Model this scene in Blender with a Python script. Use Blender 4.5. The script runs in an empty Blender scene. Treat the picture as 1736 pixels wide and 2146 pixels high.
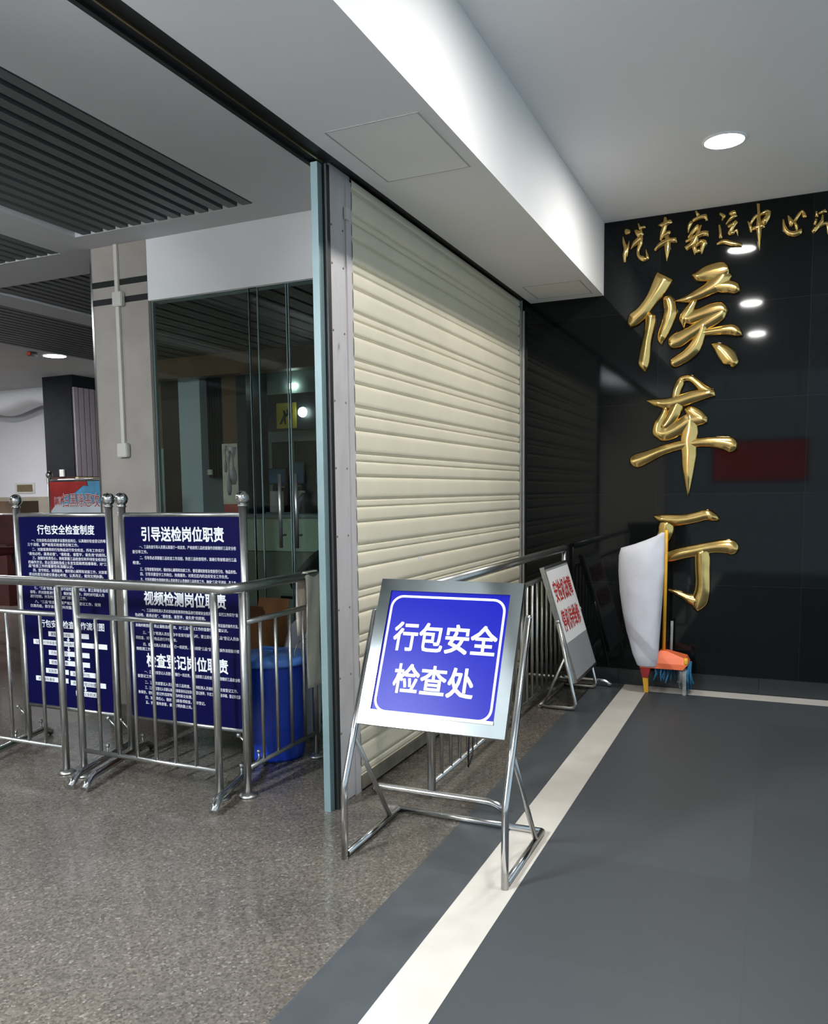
import bpy, bmesh, math, random
from mathutils import Vector, Matrix
random.seed(7)
SC = bpy.context.scene
COL = SC.collection
PI = math.pi

# ------------------------------------------------------------------ camera
FPX, CX, CY = 1756.22, 818.48, 1202.04
YAW, PIT, ROL = 0.434125559, 0.0957994633, -0.0139134349
fw = Vector((-math.sin(YAW)*math.cos(PIT), math.cos(YAW)*math.cos(PIT), -math.sin(PIT)))
rt = Vector((math.cos(YAW), math.sin(YAW), 0)); up = rt.cross(fw)
r2 = math.cos(ROL)*rt + math.sin(ROL)*up; u2 = -math.sin(ROL)*rt + math.cos(ROL)*up
cam = bpy.data.cameras.new('camera'); co = bpy.data.objects.new('camera', cam); COL.objects.link(co)
M = Matrix((r2, u2, -fw)).transposed().to_4x4(); M.translation = (0, 0, 1.5); co.matrix_world = M
cam.sensor_fit = 'HORIZONTAL'; cam.sensor_width = 36.0; cam.lens = FPX/1736*36
cam.shift_x = (868-CX)/1736; cam.shift_y = (CY-1073)/1736; cam.clip_start = 0.02
SC.camera = co

# ------------------------------------------------------------------ world and exposure
w = bpy.data.worlds.new('daylight'); SC.world = w; w.use_nodes = True
bg = w.node_tree.nodes['Background']; bg.inputs[0].default_value = (0.62, 0.80, 0.92, 1); bg.inputs[1].default_value = 0.90
SC.view_settings.view_transform = 'Standard'; SC.view_settings.look = 'None'
SC.view_settings.gamma = 1; SC.view_settings.use_curve_mapping = False; SC.view_settings.exposure = 0.0
LAMP = 400.0        # emission of the downlights over the entrance
HALL = 170.0        # emission of the hall downlights

# ------------------------------------------------------------------ materials
def mat(name, col, rough=.5, metal=0, spec=.5, noise=None, bump=None, emit=None):
    m = bpy.data.materials.new(name); m.use_nodes = True
    nt = m.node_tree; b = nt.nodes['Principled BSDF']
    b.inputs['Base Color'].default_value = (*col, 1); b.inputs['Roughness'].default_value = rough
    b.inputs['Metallic'].default_value = metal; b.inputs['Specular IOR Level'].default_value = spec
    tc = nt.nodes.new('ShaderNodeTexCoord')
    if noise:
        sc_, amt, det = noise
        n = nt.nodes.new('ShaderNodeTexNoise'); n.inputs['Scale'].default_value = sc_; n.inputs['Detail'].default_value = det
        nt.links.new(tc.outputs['Object'], n.inputs['Vector'])
        r = nt.nodes.new('ShaderNodeValToRGB')
        r.color_ramp.elements[0].position = .3; r.color_ramp.elements[1].position = .7
        r.color_ramp.elements[0].color = (*[max(0, c*(1-amt)) for c in col], 1)
        r.color_ramp.elements[1].color = (*[min(1, c*(1+amt)) for c in col], 1)
        nt.links.new(n.outputs['Fac'], r.inputs['Fac']); nt.links.new(r.outputs['Color'], b.inputs['Base Color'])
    if bump:
        sc_, st = bump
        n = nt.nodes.new('ShaderNodeTexNoise'); n.inputs['Scale'].default_value = sc_; n.inputs['Detail'].default_value = 3
        nt.links.new(tc.outputs['Object'], n.inputs['Vector'])
        bp = nt.nodes.new('ShaderNodeBump'); bp.inputs['Strength'].default_value = st; bp.inputs['Distance'].default_value = .01
        nt.links.new(n.outputs['Fac'], bp.inputs['Height']); nt.links.new(bp.outputs['Normal'], b.inputs['Normal'])
    if emit:
        b.inputs['Emission Color'].default_value = (*emit[0], 1); b.inputs['Emission Strength'].default_value = emit[1]
    return m

def ramp(nt, fac, stops):
    r = nt.nodes.new('ShaderNodeValToRGB'); e = r.color_ramp.elements
    while len(e) < len(stops): e.new(.5)
    for k, (p, c) in enumerate(stops): e[k].position = p; e[k].color = (*c, 1)
    nt.links.new(fac, r.inputs['Fac']); return r.outputs['Color']

def granite_floor():
    m = mat('speckled_granite', (.27, .25, .23), rough=.15, spec=.5); nt = m.node_tree; b = nt.nodes['Principled BSDF']
    tc = nt.nodes.new('ShaderNodeTexCoord')
    v = nt.nodes.new('ShaderNodeTexVoronoi'); v.inputs['Scale'].default_value = 120; nt.links.new(tc.outputs['Object'], v.inputs['Vector'])
    c1 = ramp(nt, v.outputs['Color'], [(.1, (.068, .059, .051)), (.45, (.108, .095, .082)), (.8, (.147, .130, .113)), (1, (.26, .235, .208))])
    n = nt.nodes.new('ShaderNodeTexNoise'); n.inputs['Scale'].default_value = 2.3; n.inputs['Detail'].default_value = 5; nt.links.new(tc.outputs['Object'], n.inputs['Vector'])
    c2 = ramp(nt, n.outputs['Fac'], [(.3, (.85, .85, .86)), (.7, (1.1, 1.09, 1.06))])
    mx = nt.nodes.new('ShaderNodeMix'); mx.data_type = 'RGBA'; mx.blend_type = 'MULTIPLY'; mx.inputs[0].default_value = 1
    nt.links.new(c1, mx.inputs[6]); nt.links.new(c2, mx.inputs[7]); nt.links.new(mx.outputs[2], b.inputs['Base Color'])
    return m

def tiled(name, tile, ox, oz, axes, base, seam, rough, var=.25, gap=.004, spec=.5, mott=6):
    """polished stone in a grid of slabs: each slab a slightly different tone, fine seams"""
    m = mat(name, base, rough=rough, spec=spec); nt = m.node_tree; b = nt.nodes['Principled BSDF']
    tc = nt.nodes.new('ShaderNodeTexCoord'); sx = nt.nodes.new('ShaderNodeSeparateXYZ'); nt.links.new(tc.outputs['Object'], sx.inputs[0])
    def mth(op, a, bb=None):
        n = nt.nodes.new('ShaderNodeMath'); n.operation = op
        for k, q in enumerate((a, bb)):
            if q is None: continue
            if isinstance(q, (int, float)): n.inputs[k].default_value = q
            else: nt.links.new(q, n.inputs[k])
        return n.outputs[0]
    cells = []; edges = []
    for ax, off, t in ((axes[0], ox, tile[0]), (axes[1], oz, tile[1])):
        q = mth('DIVIDE', mth('ADD', sx.outputs[ax], -off), t)
        cells.append(mth('FLOOR', q)); fr = mth('FRACT', q)
        edges.append(mth('LESS_THAN', fr, gap/t))
    cb = nt.nodes.new('ShaderNodeCombineXYZ'); nt.links.new(cells[0], cb.inputs[0]); nt.links.new(cells[1], cb.inputs[1])
    wn = nt.nodes.new('ShaderNodeTexWhiteNoise'); nt.links.new(cb.outputs[0], wn.inputs['Vector'])
    n = nt.nodes.new('ShaderNodeTexNoise'); n.inputs['Scale'].default_value = mott; n.inputs['Detail'].default_value = 6; nt.links.new(tc.outputs['Object'], n.inputs['Vector'])
    f = mth('ADD', mth('MULTIPLY', wn.outputs['Value'], .5), mth('MULTIPLY', n.outputs['Fac'], .5))
    c = ramp(nt, f, [(.2, tuple(x*(1-var) for x in base)), (.8, tuple(x*(1+var) for x in base))])
    mx = nt.nodes.new('ShaderNodeMix'); mx.data_type = 'RGBA'; nt.links.new(mth('MAXIMUM', edges[0], edges[1]), mx.inputs[0])
    nt.links.new(c, mx.inputs[6]); mx.inputs[7].default_value = (*seam, 1); nt.links.new(mx.outputs[2], b.inputs['Base Color'])
    return m

def glass_mat(name, tint, refl):
    m = bpy.data.materials.new(name); m.use_nodes = True; nt = m.node_tree
    nt.nodes.remove(nt.nodes['Principled BSDF'])
    out = nt.nodes['Material Output']; t = nt.nodes.new('ShaderNodeBsdfTransparent'); t.inputs[0].default_value = (*tint, 1)
    g = nt.nodes.new('ShaderNodeBsdfGlossy'); g.inputs['Roughness'].default_value = .02
    lw = nt.nodes.new('ShaderNodeFresnel'); lw.inputs[0].default_value = refl
    mx = nt.nodes.new('ShaderNodeMixShader'); nt.links.new(lw.outputs[0], mx.inputs[0]); nt.links.new(t.outputs[0], mx.inputs[1]); nt.links.new(g.outputs[0], mx.inputs[2])
    nt.links.new(mx.outputs[0], out.inputs[0]); return m

def rusty(name, col, rust, metal, rough):
    m = mat(name, col, rough=rough, metal=metal); nt = m.node_tree; b = nt.nodes['Principled BSDF']
    tc = nt.nodes.new('ShaderNodeTexCoord'); mp = nt.nodes.new('ShaderNodeMapping'); mp.inputs['Scale'].default_value = (1, 1, .35); nt.links.new(tc.outputs['Object'], mp.inputs[0])
    n = nt.nodes.new('ShaderNodeTexNoise'); n.inputs['Scale'].default_value = 14; n.inputs['Detail'].default_value = 6; nt.links.new(mp.outputs[0], n.inputs['Vector'])
    c = ramp(nt, n.outputs['Fac'], [(.2, tuple(x*.85 for x in col)), (.6, col), (.72, tuple(x*.9 for x in col)), (.8, rust)])
    nt.links.new(c, b.inputs['Base Color']); return m

MT = dict(
 granite=granite_floor(),
 slate=tiled('dark_slate_tile', (.8, .8), -.862, .15, (0, 1), (.050, .056, .061), (.040, .046, .050), .5, .10, .003, .4, 9),
 slate_band=mat('dark_border_stone', (.056, .063, .068), .42, noise=(7, .15, 5)),
 cream_stone=mat('cream_marble_strip', (.57, .53, .475), .3, noise=(5, .08, 6)),
 black_granite=tiled('polished_black_granite', (1.0, .672), -1.84, .118, (0, 2), (.0042, .0055, .0060), (.014, .017, .018), .05, .30, .0025, .24, 7),
 plinth=tiled('dark_plinth_stone', (.5, 2), -1.6, -1, (0, 2), (.020, .024, .026), (.006, .007, .008), .25, .2, .006),
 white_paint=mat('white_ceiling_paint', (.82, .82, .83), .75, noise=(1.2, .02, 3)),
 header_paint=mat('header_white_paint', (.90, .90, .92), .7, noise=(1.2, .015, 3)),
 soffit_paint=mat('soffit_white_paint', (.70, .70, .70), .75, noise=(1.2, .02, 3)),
 grey_paint=mat('grey_white_hall_ceiling_paint', (.54, .54, .55), .8, noise=(1.4, .03, 3)),
 panel_paint=mat('access_panel_paint', (.70, .70, .67), .75, noise=(3, .03, 3)),
 far_paint=mat('far_wall_paint', (.72, .71, .73), .7, noise=(1, .03, 3)),
 tan_wall=mat('tan_wainscot', (.38, .33, .26), .6, noise=(4, .08, 4)),
 slat=mat('grey_metal_ceiling_slat', (.085, .10, .098), .5, noise=(3, .06, 3)),
 void=mat('dark_ceiling_void', (.004, .005, .005), .95, noise=(3, .2, 2)),
 black=mat('matt_black_rubber', (.008, .009, .010), .5, noise=(20, .2, 2)),
 brass=mat('dull_brass_strip', (.35, .27, .16), .35, 1, noise=(20, .15, 2)),
 teal=mat('teal_grey_painted_aluminium', (.18, .26, .27), .40, .1, noise=(6, .06, 3)),
 steel_post=rusty('streaked_galvanised_steel', (.58, .555, .56), (.13, .05, .04), .10, .45),
 shutter=mat('cream_enamelled_shutter', (.76, .70, .55), .42, noise=(4, .04, 5)),
 shutter_bar=mat('dirty_bottom_bar', (.20, .18, .14), .6, noise=(9, .3, 5)),
 steel=mat('brushed_stainless_steel', (.50, .50, .485), .33, 1, noise=(30, .06, 2)),
 mirror=mat('mirror_steel_frame', (.33, .36, .36), .12, 1, noise=(12, .05, 3)),
 red_led=mat('red_led_face', (.3, .02, .02), .4, emit=((1, .06, .05), .8)),
 chrome=mat('polished_steel', (.66, .67, .67), .17, 1, noise=(30, .03, 2)),
 gold=mat('polished_gilt_bronze', (.78, .55, .20), .16, 1, noise=(14, .10, 3), bump=(9, .12)),
 navy=mat('deep_blue_sign_board', (.0022, .0025, .043), .35, spec=.15, noise=(3, .08, 3)),
 blue=mat('bright_blue_sign_face', (.003, .005, .30), .32, spec=.10, noise=(2, .05, 3)),
 letter=mat('white_vinyl_lettering', (.82, .84, .86), .5, noise=(30, .02, 2)),
 paper=mat('white_paper_face', (.78, .76, .74), .7, noise=(5, .03, 3)),
 red_ink=mat('red_printed_lettering', (.52, .035, .03), .6, noise=(60, .35, 3)),
 zinc=mat('grey_sheet_face', (.34, .35, .36), .45, .2, noise=(3, .05, 3)),
 column_stone=mat('tan_stone_column_face', (.37, .335, .30), .45, noise=(3.5, .10, 7)),
 conduit=mat('off_white_plastic', (.62, .60, .55), .5, noise=(10, .04, 2)),
 bucket=mat('blue_plastic', (.010, .045, .42), .35, noise=(5, .08, 3)),
 lid=mat('light_blue_plastic_lid', (.10, .27, .78), .28, noise=(5, .06, 3)),
 carton=mat('brown_cardboard', (.22, .095, .03), .8, noise=(9, .15, 5)),
 sack=mat('white_woven_sack', (.62, .62, .67), .75, noise=(5, .07, 5), bump=(6, 1.0)),
 cloth=mat('beige_cotton_cloth', (.74, .68, .57), .9, noise=(9, .10, 5), bump=(30, .4)),
 orange=mat('orange_plastic', (.85, .17, .06), .4, noise=(6, .08, 3)),
 yellow=mat('yellow_painted_handle', (.80, .42, .03), .4, noise=(8, .08, 3)),
 mopblue=mat('blue_mop_strands', (.03, .16, .30), .9, noise=(30, .3, 3)),
 mopgrey=mat('grey_mop_strands', (.32, .34, .34), .9, noise=(30, .25, 3)),
 darkred=mat('dark_red_vinyl', (.055, .009, .008), .4, noise=(6, .2, 3)),
 darkwood=mat('dark_brown_wood', (.045, .024, .012), .4, noise=(4, .35, 6)),
 brownwood=mat('brown_veneer', (.17, .095, .045), .35, noise=(3, .25, 6)),
 lightwood=mat('pale_wood_sill', (.55, .40, .24), .5, noise=(6, .10, 5)),
 charcoal=mat('charcoal_slat_panel', (.012, .013, .016), .75, spec=.15, noise=(5, .2, 3)),
 mauve=mat('mauve_grey_slat', (.34, .29, .31), .5, noise=(5, .06, 3)),
 office=mat('office_grey_green_wall', (.30, .38, .35), .7, noise=(2, .05, 4)),
 reflected_ceil=mat('brown_reflected_ceiling_board', (.13, .085, .055), .5, noise=(3, .3, 5)),
 office_low=mat('office_beige_green_dado', (.62, .64, .50), .6, noise=(2, .05, 4)),
 office_base=mat('office_dark_dado', (.26, .255, .21), .6, noise=(2, .08, 4)),
 bluegrey=mat('blue_grey_pillar_face', (.52, .56, .58), .55, noise=(2, .05, 4)),
 signyellow=mat('yellow_sign_panel', (.62, .50, .05), .5, noise=(6, .05, 3)),
 signdark=mat('dark_sign_box', (.022, .030, .034), .4, noise=(6, .1, 3)),
 pink=mat('pale_pink_poster', (.95, .70, .58), .6, noise=(4, .30, 3)),
 coral=mat('coral_red_poster_base', (.55, .13, .10), .6, noise=(5, .10, 3)),
 screen=mat('blue_screen_face', (.05, .16, .32), .3, noise=(5, .4, 3)),
 sky=mat('poster_sky_blue', (.12, .38, .62), .35, noise=(3.5, .45, 4)),
 flag=mat('poster_red_flag', (.42, .03, .025), .4, noise=(5, .25, 3)),
 posterpale=mat('poster_pale_lower_part', (.60, .64, .68), .4, noise=(4, .06, 3)),
 glass=glass_mat('greenish_office_glass', (.70, .79, .76), 1.42),
 lamp=mat('downlight_diffuser', (1, 1, 1), .4, emit=((1.0, .97, .93), LAMP)),
 hall_lamp=mat('hall_downlight_diffuser', (1, 1, 1), .4, emit=((.93, .97, 1.0), HALL)),
 fill_tube_lamp=mat('cool_fill_tube_diffuser', (1, 1, 1), .4, emit=((.86, .94, 1.0), 2200)),  # glow of the added fill tube
 far_fill_lamp=mat('far_fill_lamp_diffuser', (1, 1, 1), .4, emit=((.95, .96, 1.0), 900)),  # extra strong glow for the added lamp by the far wall
 dim_lamp=mat('small_office_lamp', (1, 1, 1), .4, emit=((.95, 1, 1), 14)),
 red_lamp=mat('red_indicator_face', (.45, .06, .03), .4, emit=((1, .12, .04), .05)),
)

# ------------------------------------------------------------------ mesh helpers
class MB:
    def __init__(s): s.bm = bmesh.new()
    def box(s, a, b, bevel=0):
        x0, x1 = sorted((a[0], b[0])); y0, y1 = sorted((a[1], b[1])); z0, z1 = sorted((a[2], b[2]))
        t = bmesh.new()
        bmesh.ops.create_cube(t, size=1)
        for v in t.verts: v.co = Vector(((x0+x1)/2+v.co.x*(x1-x0), (y0+y1)/2+v.co.y*(y1-y0), (z0+z1)/2+v.co.z*(z1-z0)))
        if bevel: bmesh.ops.bevel(t, geom=list(t.edges), offset=bevel, segments=2, affect='EDGES')
        s.merge(t); return s
    def merge(s, t, mtx=None):
        if mtx: t.transform(mtx)
        me = bpy.data.meshes.new('t'); t.to_mesh(me); t.free(); s.bm.from_mesh(me); bpy.data.meshes.remove(me)
    def tube(s, pts, r, n=14, bend=0, cap=True):
        """round tube through the points; bend rounds the inner corners; r may be a list"""
        P = [Vector(p) for p in pts]
        if bend:
            Q = [P[0]]
            for k in range(1, len(P)-1):
                a, b, c = P[k-1], P[k], P[k+1]
                d1 = (a-b); d2 = (c-b); t = min(bend, d1.length*.49, d2.length*.49)
                p1 = b+d1.normalized()*t; p2 = b+d2.normalized()*t
                for i in range(7):
                    u = i/6; Q.append((1-u)**2*p1+2*u*(1-u)*b+u*u*p2)
            Q.append(P[-1]); P = Q
        R = r if isinstance(r, (list, tuple)) else [r]*len(P)
        T = []
        for k in range(len(P)):
            a = P[max(k-1, 0)]; b = P[min(k+1, len(P)-1)]; T.append((b-a).normalized())
        ref = Vector((0, 0, 1)) if abs(T[0].z) < .9 else Vector((1, 0, 0))
        u = T[0].cross(ref).normalized(); rings = []
        for k in range(len(P)):
            u = (u-T[k]*u.dot(T[k])).normalized(); v = T[k].cross(u)
            rings.append([s.bm.verts.new(P[k]+R[k]*(math.cos(2*PI*i/n)*u+math.sin(2*PI*i/n)*v)) for i in range(n)])
        for a, b in zip(rings, rings[1:]):
            for i in range(n):
                f = s.bm.faces.new((a[i], a[(i+1) % n], b[(i+1) % n], b[i])); f.smooth = True
        if cap: s.bm.faces.new(rings[0][::-1]); s.bm.faces.new(rings[-1])
        return s
    def lathe(s, prof, c, n=32, axis='Z'):
        rings = []
        for r, h in prof:
            ring = []
            for i in range(n):
                a = 2*PI*i/n; x, y = r*math.cos(a), r*math.sin(a)
                p = Vector((x, y, h)) if axis == 'Z' else (Vector((x, h, y)) if axis == 'Y' else Vector((h, x, y)))
                ring.append(s.bm.verts.new(Vector(c)+p))
            rings.append(ring)
        for a, b in zip(rings, rings[1:]):
            for i in range(n):
                f = s.bm.faces.new((a[i], a[(i+1) % n], b[(i+1) % n], b[i])); f.smooth = True
        s.bm.faces.new(rings[0][::-1]); s.bm.faces.new(rings[-1]); return s
    def ball(s, c, r, n=20):
        t = bmesh.new(); bmesh.ops.create_uvsphere(t, u_segments=n, v_segments=n//2, radius=r)
        for f in t.faces: f.smooth = True
        s.merge(t, Matrix.Translation(c)); return s
    def prism(s, poly, o, ux, uy, depth):
        """polygon in the plane (o, ux, uy), thickened by the vector depth"""
        o, ux, uy, depth = Vector(o), Vector(ux), Vector(uy), Vector(depth)
        a = [s.bm.verts.new(o+ux*x+uy*y) for x, y in poly]; b = [s.bm.verts.new(v.co+depth) for v in a]
        s.bm.faces.new(a); s.bm.faces.new(b[::-1]); n = len(a)
        for i in range(n): s.bm.faces.new((a[i], b[i], b[(i+1) % n], a[(i+1) % n]))
        return s
    def loft(s, rings, cap=True, smooth=True):
        R = [[s.bm.verts.new(Vector(p)) for p in r] for r in rings]; n = len(R[0])
        for a, b in zip(R, R[1:]):
            for i in range(n):
                f = s.bm.faces.new((a[i], a[(i+1) % n], b[(i+1) % n], b[i])); f.smooth = smooth
        if cap: s.bm.faces.new(R[0][::-1]); s.bm.faces.new(R[-1])
        return s
    def grid(s, rows, thick=0, smooth=True):
        R = [[s.bm.verts.new(Vector(p)) for p in r] for r in rows]
        for a, b in zip(R, R[1:]):
            for i in range(len(a)-1):
                f = s.bm.faces.new((a[i], a[i+1], b[i+1], b[i])); f.smooth = smooth
        if thick:
            bmesh.ops.recalc_face_normals(s.bm, faces=s.bm.faces)
            bmesh.ops.solidify(s.bm, geom=list(s.bm.faces), thickness=thick)
        return s
    def build(s, name, m, parent=None):
        bmesh.ops.recalc_face_normals(s.bm, faces=s.bm.faces)
        me = bpy.data.meshes.new(name); s.bm.to_mesh(me); s.bm.free()
        for f in ([MT[m]] if isinstance(m, str) else [m]): me.materials.append(f)
        return link(name, me, parent)

def link(name, me, parent=None):
    o = bpy.data.objects.new(name, me); COL.objects.link(o)
    if parent is not None:
        o.parent = parent
        if parent.type == 'EMPTY': o.matrix_parent_inverse = Matrix.Translation(parent.location).inverted()
    return o
def tag(o, label, cat, group=None, kind=None):
    o['label'] = label; o['category'] = cat
    if group: o['group'] = group
    if kind: o['kind'] = kind
    return o
def thing(name, loc, label, cat, group=None):
    o = bpy.data.objects.new(name, None); COL.objects.link(o); o.location = loc; o.empty_display_size = .1
    return tag(o, label, cat, group)
def struct(name, mb, m, label=None, cat=None):
    o = mb.build(name, m); o['kind'] = 'structure'
    if label: o['label'] = label
    if cat: o['category'] = cat
    return o
def dup(root, delta, label, group=None):
    r = root.copy(); COL.objects.link(r); r.location = root.location+Vector(delta); r['label'] = label
    if group: r['group'] = group
    for ch in list(root.children):
        c = ch.copy(); COL.objects.link(c); c.parent = r
        for g in list(ch.children):
            d = g.copy(); COL.objects.link(d); d.parent = c
    return r

def text_data(body, bold=0.0, shear=0.0):
    c = bpy.data.curves.new('lettering', 'FONT'); c.body = body; c.size = 1; c.resolution_u = 2; c.offset = bold; c.shear = shear
    o = bpy.data.objects.new('lettering', c); COL.objects.link(o)
    me = bpy.data.meshes.new_from_object(o)
    V = [v.co.copy() for v in me.vertices]; F = [tuple(p.vertices) for p in me.polygons]
    bpy.data.objects.remove(o); bpy.data.curves.remove(c); bpy.data.meshes.remove(me)
    return V, F
def letters(name, lines, o, ux, uz, m, parent, bold=.0):
    """printed lettering lying on a face: each line is (text, x, y, width, height) in the plane (o, ux, uz)"""
    o, ux, uz = Vector(o), Vector(ux), Vector(uz); V = []; F = []
    for body, x, y, wd, ht in lines:
        v, f = text_data(body)
        x0 = min(a.x for a in v); x1 = max(a.x for a in v); y0 = -.09; y1 = .86
        sx = ht if wd is None else wd/(x1-x0); sy = ht/(y1-y0); n = len(V)
        cr = ux.cross(uz)
        for kk, (du, dv) in enumerate(((0, 0),) if not bold else ((-bold, 0), (bold, 0)) if bold < .012 else ((-bold, -bold), (bold, -bold), (-bold, bold), (bold, bold), (0, 0))):   # heavier strokes: the glyph laid over itself
            n = len(V)
            V += [o+ux*(x+(a.x-x0+du)*sx)+uz*(y+(a.y-y0+dv)*sy)+cr*(.00022*kk) for a in v]; F += [tuple(i+n for i in q) for q in f]
    me = bpy.data.meshes.new(name); me.from_pydata(V, [], F); me.materials.append(MT[m])
    return link(name, me, parent)

# ------------------------------------------------------------------ the setting
W = 6.57                       # granite wall
ZS, ZC, ZL = 2.958, 3.485, 3.217   # soffit underside, entrance ceiling, hall ceiling
struct('floor', MB().box((-14.5, -3, -.10), (-1.28, 11, 0)), 'granite', 'speckled grey granite floor of the hall', 'floor')
struct('floor.001', MB().box((-.862, -3, -.10), (3.2, 6.372, 0)), 'slate', 'dark slate floor of the entrance', 'floor')
b = MB().box((-1.28, -3, -.10), (-1.045, W+.3, 0)); b.box((-1.045, 6.545, -.10), (3.2, W+.3, 0))
struct('trim_1', b, 'slate_band', 'dark stone border between grey granite and white strip', 'floor border')
b = MB().box((-1.045, -3, -.10), (-.862, 6.545, .001)); b.box((-.862, 6.372, -.10), (3.2, 6.545, .001))
struct('trim_2', b, 'cream_stone', 'cream marble strip turning along the black wall', 'floor border')
struct('wall_back', MB().box((-1.87, W, 0), (3.2, W+.2, ZC+.2)), 'black_granite', 'polished black granite wall with gold characters', 'wall')
struct('baseboard_back', MB().box((-1.80, W-.014, 0), (3.2, W, .118)), 'plinth', 'dark stone plinth under the black granite wall', 'baseboard')
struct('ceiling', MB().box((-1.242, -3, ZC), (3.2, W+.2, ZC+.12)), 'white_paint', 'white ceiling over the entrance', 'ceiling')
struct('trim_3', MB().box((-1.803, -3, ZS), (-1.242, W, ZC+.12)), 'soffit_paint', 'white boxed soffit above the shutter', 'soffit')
b = MB().box((-1.945, -3, ZS+.012), (-1.803, 3.43, ZC+.12)); b.box((-1.945, 3.43, ZS+.03), (-1.803, W, ZC+.12))
b.box((-1.945, -3, ZS), (-1.925, 3.43, ZS+.02)); b.box((-1.823, -3, ZS), (-1.803, 3.43, ZS+.02))
struct('trim_4', b, 'black', 'black door track running under the soffit', 'track')
struct('trim_5', MB().box((-1.882, -3, ZS+.002), (-1.874, 3.40, ZS+.014)), 'brass', 'thin metal rail inside the black door track', 'track')
# the access panels flush in the soffit
for k, (y0, y1, lab) in enumerate(((3.12, 3.73, 'square access panel in the soffit near the steel post'), (6.02, 6.45, 'access panel in the soffit at the black granite wall'))):
    r = thing('access_panel', (-1.51, (y0+y1)/2, ZS), lab, 'panel')
    e = MB()
    for a, c in (((-1.716, y0, ZS-.0012), (-1.302, y0+.006, ZS)), ((-1.716, y1-.006, ZS-.0012), (-1.302, y1, ZS)), ((-1.716, y0+.006, ZS-.0012), (-1.710, y1-.006, ZS)), ((-1.308, y0+.006, ZS-.0012), (-1.302, y1-.006, ZS))): e.box(a, c)
    e.build('frame', 'zinc', r)
    MB().box((-1.709, y0+.007, ZS-.001), (-1.309, y1-.007, ZS)).build('door', 'panel_paint', r)

# hall ceiling: flat painted bands around bays of metal slats
b = MB()
b.box((-2.87, -3, ZL), (-1.945, 4.6, ZL+.1))
b.box((-4.66, -3, ZL), (-4.29, 4.58, ZL+.1)); b.box((-4.29, 4.35, ZL), (-2.87, 4.6, ZL+.1))
b.box((-14.5, 4.58, ZL), (-4.29, 5.08, ZL+.1)); b.box((-4.29, 4.6, ZL), (-1.945, 5.08, ZL+.1))
b.box((-6.36, -3, ZL), (-6.02, 4.58, ZL+.1)); b.box((-6.36, 5.08, ZL), (-6.02, 11, ZL+.1))
b.box((-8.20, -3, ZL), (-7.93, 4.58, ZL+.1)); b.box((-8.20, 5.08, ZL), (-7.93, 11, ZL+.1))
b.box((-14.5, 5.08, ZL), (-8.20, 11, ZL+.1))
struct('ceiling.001', b, 'grey_paint', 'flat grey ceiling bands of the hall', 'ceiling')
b = MB().box((-14.5, -3, ZL+.1), (-1.945, 11, ZL+.16)); struct('ceiling.002', b, 'void', 'dark void above the ceiling slats', 'ceiling')
k = 3
for x0, x1, y0, y1, lab in ((-4.29, -2.87, -3, 4.35, 'grey ceiling slats in the bay nearest the soffit'), (-6.02, -4.66, -3, 4.58, 'grey ceiling slats at the left edge in front of the beam'),
                       (-6.02, -1.95, 5.08, 11, 'grey ceiling slats behind the tan column'), (-7.93, -6.36, 5.08, 11, 'grey ceiling slats in the far bay by the lamp'),
                       (-7.93, -6.36, -3, 4.58, 'grey ceiling slats beyond the left edge'), (-14.5, -8.2, -3, 4.58, 'grey ceiling slats far to the left')):
    b = MB(); x = x1-.02
    while x-.07 > x0:
        b.box((x-.064, y0, ZL+.004), (x, y1, ZL+.075)); x -= .105
    struct('ceiling.%03d' % k, b, 'slat', lab, 'ceiling'); k += 1

# white header above the office glass and the tan column
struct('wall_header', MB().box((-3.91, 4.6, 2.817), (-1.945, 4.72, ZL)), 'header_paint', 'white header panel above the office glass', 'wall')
r = thing('stone_column', (-4.155, 4.85, 0), 'tan stone clad column with two black bands beside the office glass', 'column'); r['kind'] = 'structure'
MB().box((-4.395, 4.6, 0), (-3.912, 4.67, ZL)).build('cladding', 'column_stone', r)
b = MB().box((-4.395, 4.596, 2.945), (-3.912, 4.6, 2.985)); b.build('black_band', 'black', r)
b = MB().box((-4.395, 4.596, 2.826), (-3.912, 4.6, 2.866)); b.build('black_band', 'black', r)
MB().box((-4.408, 4.592, 0), (-4.393, 4.615, ZL)).build('edge_strip', 'chrome', r)
r = thing('cable_conduit', (-4.165, 4.59, 1.8), 'off white cable trunking with two boxes on the tan column', 'conduit')
MB().box((-4.178, 4.578, 1.86), (-4.150, 4.596, ZL-.002)).build('trunking', 'conduit', r)
MB().box((-4.19, 4.556, 2.80), (-4.105, 4.596, 2.895), .006).build('junction_box', 'conduit', r)
MB().box((-4.205, 4.556, 1.775), (-4.115, 4.596, 1.870), .006).build('junction_box', 'conduit', r)

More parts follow.
